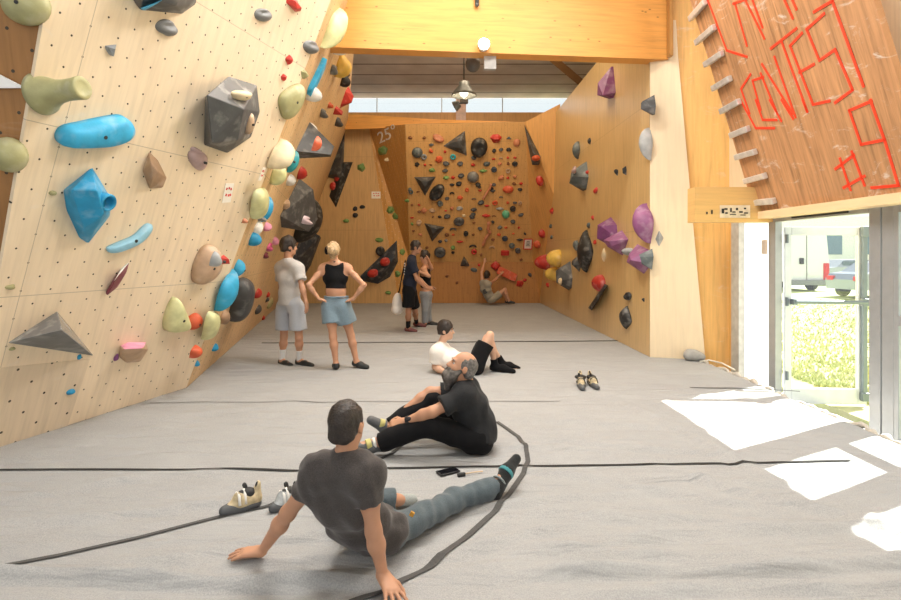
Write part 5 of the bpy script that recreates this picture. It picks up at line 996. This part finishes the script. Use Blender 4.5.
for q, nm in (('L',(0,-.25,1)),('R',(-.5,0,.9))):
    an, to = Vector(J['an'+q]), Vector(J['to'+q]); S = Solid(.006); S.cap(an+(Vector(J['kn'+q])-an).normalized()*.06, an, .042, .04, k=.02); S.cut((0,0,.01),(0,0,-1)); solid_obj('sock', S, c_sock, r_, b0)
    S = Solid(.006); shoe(S, an, to, nm); S.cut((0,0,.002),(0,0,-1)); sh_ = solid_obj('climbing_shoe', S, m_sole, r_, b0)
    d = (to-an).normalized(); S = Solid(.005); S.cap(an.lerp(to,.35)+V(0,-.012,.012), an.lerp(to,.62)+V(0,-.012,.008), .038, .038, clip=True, clipa=True, k=.01); solid_obj('yellow_panel', S, plain('shoe_lemon', (.55,.50,.18,1), .6), sh_, b0)
    S = Solid(.005); S.cap(an.lerp(to,.14), an.lerp(to,.30), .045, .044, clip=True, clipa=True, k=.01); solid_obj('strap', S, m_wstrap, sh_, b0)
# ---- boy in white lying back on his elbows
J = dict(head=P(446,331,6.83), hf=(.97,-.18,.0), hu=(-.12,0,1), neck=P(441,345,6.86), shR=P(437,352,6.70), shL=P(443,350,7.02), chest=P(449,359,6.82), belly=P(463,364,6.75), pelvis=P(474,366,6.70), hsz=.98,
 elR=P(435,367,6.72), wrR=PZ(448,374,.04), hdR=(1,-.1,-.05), hnR=(0,0,1), thR=(0,1,0), elL=P(443,364,7.10), wrL=PZ(458,369,.04), hdL=(1,0,-.05), hnL=(0,0,1), thL=(0,-1,0),
 hipR=P(475,366,6.62), knR=P(490,335,6.72), anR=P(495,366,6.80), toR=P(512,371,6.70), hipL=P(475,364,6.85), knL=P(487,338,7.02), anL=P(502,363,7.06), toL=P(517,368,6.98))
b0 = FL(470,373); r_ = person(b0, 'boy in white tee and black shorts lying back on his elbows, knees raised')
S = body(J, .009, .96, leg=.88); S.cut((0,0,-.004),(0,0,-1)); solid_obj('body', S, sk_fair, r_, b0, None, 1); solid_obj('hair', hair_short(J, .008, 1.0, .012, .014, .03, -.05), MATS['hair_dark'], r_, b0, (.004,70,1)); face_parts(J, r_, b0)
pe, be = Vector(J['pelvis']), Vector(J['belly']); up = (be-pe).normalized(); S = tee(J, .010, None, g=.022, s=.96, sleeve=.72, sr=(.072,.084)); S.cut(pe, -up); S.cut((0,0,.005),(0,0,-1)); solid_obj('tee_shirt', S, c_white, r_, b0, (.006,20,.8), 1)
S = trousers(J, .010, (be.lerp(pe,.4), up), shorts=.72, s=.96, fl=(1,1.05,1)); S.cut((0,0,.003),(0,0,-1)); solid_obj('shorts', S, c_blk, r_, b0, (.004,22,.8), 1)
for q in 'RL':
    an, to = Vector(J['an'+q]), Vector(J['to'+q]); S = Solid(.008); S.cap(an+(Vector(J['kn'+q])-an).normalized()*.10, an, .046, .046, k=.03, clipa=True).cap(an+V(-.03,0,-.02), an.lerp(to,.5), .042, .046, k=.03).cap(an.lerp(to,.5), to+(to-an).normalized()*.02, .045, .03, k=.03); S.cut((0,0,.003),(0,0,-1)); solid_obj('sock', S, c_blk, r_, b0)
# ---- boy standing, light grey tee
def stand(J, label, b0, sk, vox, s, hair, topmat, hem, botmat, waist, bot, shoes=True, fem=False, sl=.6, arms=True, socks=None, leg=.92, arm=.92, sho=c_shoe, fl=(1.08,1.18,1), neck=0, g=.02, eyes=True):
    r = person(b0, label); S = body(J, vox, s, fem, arm, leg); solid_obj('body', S, sk, r, b0, None, 1)
    if hair: solid_obj('hair', hair[0], MATS[hair[1]], r, b0, (.006,60,1))
    if eyes: face_parts(J, r, b0, 1.0, hair[1])
    S = tee(J, vox, ((0,0,hem),(0,0,-1)), g=g, s=s, sleeve=sl, fem=fem, arms=arms, necky=neck, sr=(.068,.080)); solid_obj('tee_shirt' if arms else 'crop_top', S, topmat, r, b0, (.006 if arms else .002,18,.8), 1)
    S = trousers(J, vox, ((0,0,waist),(0,0,1)), s=s, fl=fl, **bot); solid_obj('shorts' if 'shorts' in bot else 'leggings', S, botmat, r, b0, (.005,24,.8), 1)
    for q in 'LR':
        an, to, kn = (Vector(J[x+q]) for x in ('an','to','kn'))
        if socks: S = Solid(vox*.8); S.cap(an+(kn-an).normalized()*socks, an, .046*s, .042*s, clipa=True); S.cut((0,0,.02),(0,0,-1)); solid_obj('sock', S, c_sock if socks < .2 else c_blk, r, b0)
        S = Solid(vox*.8); shoe(S, an, to, (0,0,1), s*1.02); S.cut((0,0,hz(an.x,an.y)-.004),(0,0,-1)); S.cut(an+V(0,0,.015),(0,0,1)); solid_obj('shoe', S, sho, r, b0)
    return r
def hairS(J, vox, top=.018, thick=.02): return hair_short(J, vox, 1.0, top, thick, .035, -.055)
J = dict(head=P(289,247.5,7.22), hf=(.86,.5,.02), neck=P(288,261,7.22), cw=.85, shL=P(280.5,268,7.36), shR=P(298.5,269,7.10), chest=P(289,279,7.22), belly=P(289.5,293,7.22), pelvis=P(290,304,7.22),
 elL=P(281,288,7.45), wrL=P(291,303,7.38), hdL=(.3,.1,-1), hnL=(0,1,0), thL=(1,0,0), elR=P(302,287,7.03), wrR=P(306,302,6.98), hdR=(.06,.1,-1), hnR=(1,-.3,0), thR=(.5,.8,0),
 hipL=P(284,307,7.30), knL=P(284,337,7.30), anL=P(282,360.5,7.30), toL=P(290,365,7.18), hipR=P(296.5,307,7.14), knR=P(299,337,7.14), anR=P(299.5,360.5,7.24), toR=P(311,365,7.14))
BOY = J; stand(J, 'boy in light grey tee and pale shorts standing with his back turned', FL(291,367), sk_tan, .0095, .93, (hairS(J,.008), 'hair_dark'), c_lgrey, J['pelvis'].z-.01, c_short, J['belly'].z-.02, dict(shorts=.76), socks=.16, sl=.62)
# ---- blond woman
J = dict(head=P(333.5,251,6.93), hf=(-.05,1,.06), neck=P(335,263,6.93), shL=P(323,269,6.94), shR=P(348,269,6.94), chest=P(335.5,278,6.93), belly=P(336,291,6.92), pelvis=P(336.5,304,6.92), hsz=.96, hs=.9,
 elL=P(308.5,285,6.78), wrL=P(319,299,6.80), hdL=(.75,.5,-.35), hnL=(-.5,-.3,.5), thL=(0,-.3,-1), elR=P(364,285,6.78), wrR=P(353,299,6.80), hdR=(-.75,.5,-.35), hnR=(.5,-.3,.5), thR=(0,-.3,-1), curlL=.4, curlR=.4,
 hipL=P(330.5,308,6.92), knL=P(333,337,6.88), anL=P(336,364,6.90), toL=P(334.5,367.5,6.80)+V(-.03,.16,0), hipR=P(343,308,6.92), knR=P(351,336,6.98), anR=P(356.5,362,7.02), toR=P(366,366.5,6.96))
r, f, u = hframe(J); hc = Vector(J['head']); A = np.array([list(r), list(f), list(u)]).T; L = lambda x, y, z: hc+r*x+f*y+u*z
S = Solid(.007); S.ell(L(0,-.012,.03), (.084,.10,.095), A).ell(L(.008,-.115,.01), (.062,.05,.066), A, .02).ell(L(-.03,-.10,.045), (.04,.04,.04), A, .02).ell(L(.05,-.10,-.015), (.035,.035,.04), A, .02).ell(L(.0,-.08,-.06), (.04,.03,.045), A, .02); S.sub(L(0,.115,-.02), (.085,.075,.085), A, .015)
WOMAN = J; r_ = stand(J, 'blond woman in black crop top and denim shorts, hands on her hips', FL(346,370.5), sk_tan, .0095, .92, (S, 'hair_blond'), c_blk, P(0,288,6.93).z, c_jean, P(0,297.5,6.93).z, dict(shorts=.52), fem=True, arms=False, leg=.92, arm=.82, fl=(1.14,1.28,1), g=.012, neck=.0)
S = Solid(.007); S.ell(L(-.075,-.055,.01)-V(0,0,0), (.030,.045,.055), A); solid_obj('hair_tie', S, c_blk, r_, r_.location)
bm = bmesh.new(); tube(bm, [Vector(J['belly']).lerp(Vector(J['pelvis']),.5)+V(.152*math.cos(a), .118*math.sin(a), .012)-r_.location for a in [i*.2618 for i in range(25)]], .010, 6); from_bm('waistband', bm, cloth('denim_band', (.17,.25,.31,1)), r_, True)
# ---- man in navy tee
J = dict(head=P(416,247.8,10.25), hf=(1,-.05,-.12), neck=P(412.5,257.5,10.28), shR=P(411,263.5,10.08), shL=P(412,262.5,10.44), chest=P(411,272,10.26), belly=P(410,282,10.26), pelvis=P(409.5,291,10.26),
 elR=P(417,279,10.02), wrR=P(426,288,10.08), hdR=(1,0,-.1), hnR=(0,-.3,1), thR=(0,1,0), elL=P(418,278,10.5), wrL=P(428,287,10.4), hdL=(1,0,-.1), hnL=(0,.3,1), thL=(0,-1,0),
 hipR=P(408.5,294,10.17), knR=P(408.5,312,10.2), anR=P(408,328.3,10.32), toR=P(415,331,10.28), hipL=P(411,294,10.36), knL=P(415,311,10.55), anL=P(416.5,323,11.0), toL=P(424,325.5,10.95))
r_ = stand(J, 'man in navy tee and black shorts standing and facing right', FL(409,331.6), sk_deep, .011, 1.0, (hairS(J,.010,.012,.014), 'hair_dark'), c_navy, P(0,291,10.2).z, c_blk, J['belly'].z-.03, dict(shorts=.72), socks=.22, sl=.62, leg=.95, arm=.95, sho=plain('red_black_shoe', (.12,.03,.03,1), .5))
bm = bmesh.new()
for i in range(5): box(bm, P(406.4,263.5+i*2.6,10.22)+V(-.028,-.02,0)-r_.location, (.02,.14-.02*(i%2),.026))
from_bm('shirt_print', bm, plain('print_white', (.6,.6,.6,1), .7), r_)
# ---- girl behind him
J = dict(head=P(424.5,257.5,11.15), hf=(-.9,-.4,-.1), neck=P(425,266.5,11.18), shR=P(427.5,270,11.35), shL=P(423.5,270.5,11.00), chest=P(425.5,277,11.18), belly=P(426,286,11.18), pelvis=P(426,294,11.18), hsz=.95, hs=.9,
 elR=P(431.5,268.5,11.25), wrR=P(428.5,259.5,11.10), hdR=(-.4,-.1,.9), hnR=(.8,0,.3), thR=(-1,0,0), elL=P(429,276,10.80), wrL=P(420,272,10.80), hdL=(-1,0,.1), hnL=(0,-1,0), thL=(0,0,1),
 hipL=P(424.5,296,11.10), knL=P(425.5,311,11.06), anL=P(425,323.2,11.08), toL=P(419.5,326.2,10.96), hipR=P(427.5,296,11.26), knR=P(428,311,11.30), anR=P(429.5,321.8,11.30), toR=P(436,323.8,11.25))
stand(J, 'girl in black tank top and grey leggings standing behind the navy tee man', FL(426,326.8), sk_tan, .011, .92, (hairS(J,.010,.02,.022), 'hair_dark'), c_blk, P(0,287.5,11.18).z, c_legg, P(0,291,11.18).z, dict(hem=.96), fem=True, arms=False, fl=(1.0,1.0,1.0), g=.012)
# ---- white cloth bag slung behind the navy tee man
c = P(397.0,304,10.40); S = Solid(.012); S.ell(c, (.10,.09,.19)).ell(c+V(0,0,-.10), (.115,.10,.10)).ell(c+V(.02,0,.14), (.06,.06,.07)); r_ = empty('cloth_bag', c-V(0,0,.2)); tag(r_, 'white cloth bag hanging behind the man in the navy tee', 'bag'); solid_obj('bag_body', S, c_white, r_, c-V(0,0,.2), (.008,22,1))
bm = bmesh.new(); q = c-V(0,0,.2); tube(bm, [c+V(.02,0,.18)-q, P(399.5,290,10.40)-q, P(402,276,10.34)-q, P(406.5,262,10.2)+V(-.02,0,.03)-q], .014, 8); from_bm('bag_strap', bm, c_blk, r_, True)
# ---- climber sitting under the back board
J = dict(head=P(487.5,276,15.55), hf=(.6,.78,.15), neck=P(485.5,281.5,15.52), shL=P(482.5,284,15.62), shR=P(488,285,15.42), chest=P(486,289.5,15.55), belly=P(488.5,295,15.58), pelvis=P(491.5,299.5,15.62),
 elL=P(481.5,272.5,15.75), wrL=P(484.5,262.5,15.95), hdL=(.1,.3,1), hnL=(0,-1,.3), thL=(1,0,0), elR=P(495,280,15.70), wrR=P(501,274,15.98), hdR=(.6,.5,.6), hnR=(-.3,-1,.3), thR=(-1,0,.5),
 hipR=P(493,299,15.5), knR=P(505,289.5,15.5), anR=P(509,301,15.55), toR=P(513.5,302.5,15.5), hipL=P(493,299,15.78), knL=P(504,292,15.95), anL=P(507,301,15.9), toL=P(511,302.3,15.85))
b0 = FL(492,304.5); r_ = person(b0, 'climber in grey tee sitting under the back board reaching for red holds'); S = body(J, .013, .95); S.cut((0,0,-.004),(0,0,-1)); solid_obj('body', S, sk_tan, r_, b0, None, 1); solid_obj('hair', hairS(J, .011), MATS['hair_dark'], r_, b0, (.004,60,1)); face_parts(J, r_, b0)
pe, be = Vector(J['pelvis']), Vector(J['belly']); up = (be-pe).normalized(); S = tee(J, .013, None, g=.024, sleeve=.3, s=.95); S.cut(pe-up*.02, -up); S.cut((0,0,.005),(0,0,-1)); solid_obj('tee_shirt', S, cloth('stone_tee', (.30,.28,.23,1)), r_, b0, (.006,16,1), 1)
S = trousers(J, .013, (be.lerp(pe,.4), up), shorts=.62, s=.95); S.cut((0,0,.003),(0,0,-1)); solid_obj('shorts', S, cloth('stone_shorts', (.30,.27,.21,1)), r_, b0, None, 1)
bm = bmesh.new(); cyl(bm, P(485,291.5,15.40)-b0, P(485,291.5,15.38)-b0, .07, seg=18); from_bm('shirt_print', bm, m_dark, r_)
for q in 'LR': S = Solid(.01); shoe(S, J['an'+q], J['to'+q], (0,0,1), .95); S.cut((0,0,.003),(0,0,-1)); solid_obj('shoe', S, c_shoe, r_, b0)
# ---------------------------------------------------------------- light: sky through the openings, sun through the doors, unseen area lights (mostly added fill), the two visible bulbs
w = bpy.data.worlds.new('sky'); sc.world = w; w.use_nodes = True; bg = w.node_tree.nodes['Background']; bg.inputs[0].default_value = (.96,.975,1,1); bg.inputs[1].default_value = .95
sun = bpy.data.lights.new('sun', 'SUN'); sun.energy = 18; sun.angle = .009; sun.color = (1,.95,.87); so = bpy.data.objects.new('sun', sun); C.objects.link(so)
so.rotation_euler = V(-1.62,-.85,-1.68).to_track_quat('-Z', 'Y').to_euler(); so.location = (12,12,12)
def area(loc, tgt, sx, sy, e, col):
    l = bpy.data.lights.new('unseen_area_light', 'AREA'); l.shape = 'RECTANGLE'; l.size = sx; l.size_y = sy; l.energy = e; l.color = col
    o = bpy.data.objects.new('unseen_area_light', l); C.objects.link(o); o.location = loc; o.rotation_euler = (Vector(tgt)-Vector(loc)).to_track_quat('-Z', 'Y').to_euler(); return o
area((1.5,1.0,6.35), (.2,2.6,0), 3.0, 2.0, 20, (1,.95,.88))  # unseen fill light added over the near mats
area((2.6,3.6,6.35), (-2.4,4.6,1.8), 1.3, 1.3, 190, (1,.96,.90))
area((-1.0,1.6,6.35), (3.6,7.0,2.2), 1.5, 1.0, 170, (1,.95,.88))  # unseen fill light added to brighten the right-hand panels
area((.2,6.0,6.3), (.2,2.2,0), 2.4, .6, 250, (1,.96,.90))  # unseen light added ahead so carpet folds darken on the camera side
area((.8,9.3,6.3), (.2,12,0), 2.5, 1.2, 130, (1,.83,.60))  # unseen warm fill added for the rear bay
area((.2,12.0,6.35), (0,15.5,1.5), 3, .8, 90, (1,.80,.55))  # unseen warm fill added towards the back board
pl_ = bpy.data.lights.new('spot_bulb', 'SPOT'); pl_.energy = 120; pl_.spot_size = 2.2; pl_.color = (1,.9,.75); pl_.shadow_soft_size = .06; o = bpy.data.objects.new('spot_bulb', pl_); C.objects.link(o); o.location = s0+V(0,-.05,0); o.rotation_euler = V(0,-.5,-1).to_track_quat('-Z','Y').to_euler()
pl_ = bpy.data.lights.new('pendant_bulb', 'POINT'); pl_.energy = 22; pl_.color = (1,.82,.58); pl_.shadow_soft_size = .08; o = bpy.data.objects.new('pendant_bulb', pl_); C.objects.link(o); o.location = lp+V(0,0,-.12)
sc.view_settings.exposure = .30
try: sc.cycles.use_denoising = True
except Exception: pass
sc.cycles.max_bounces = 8; sc.cycles.transparent_max_bounces = 12
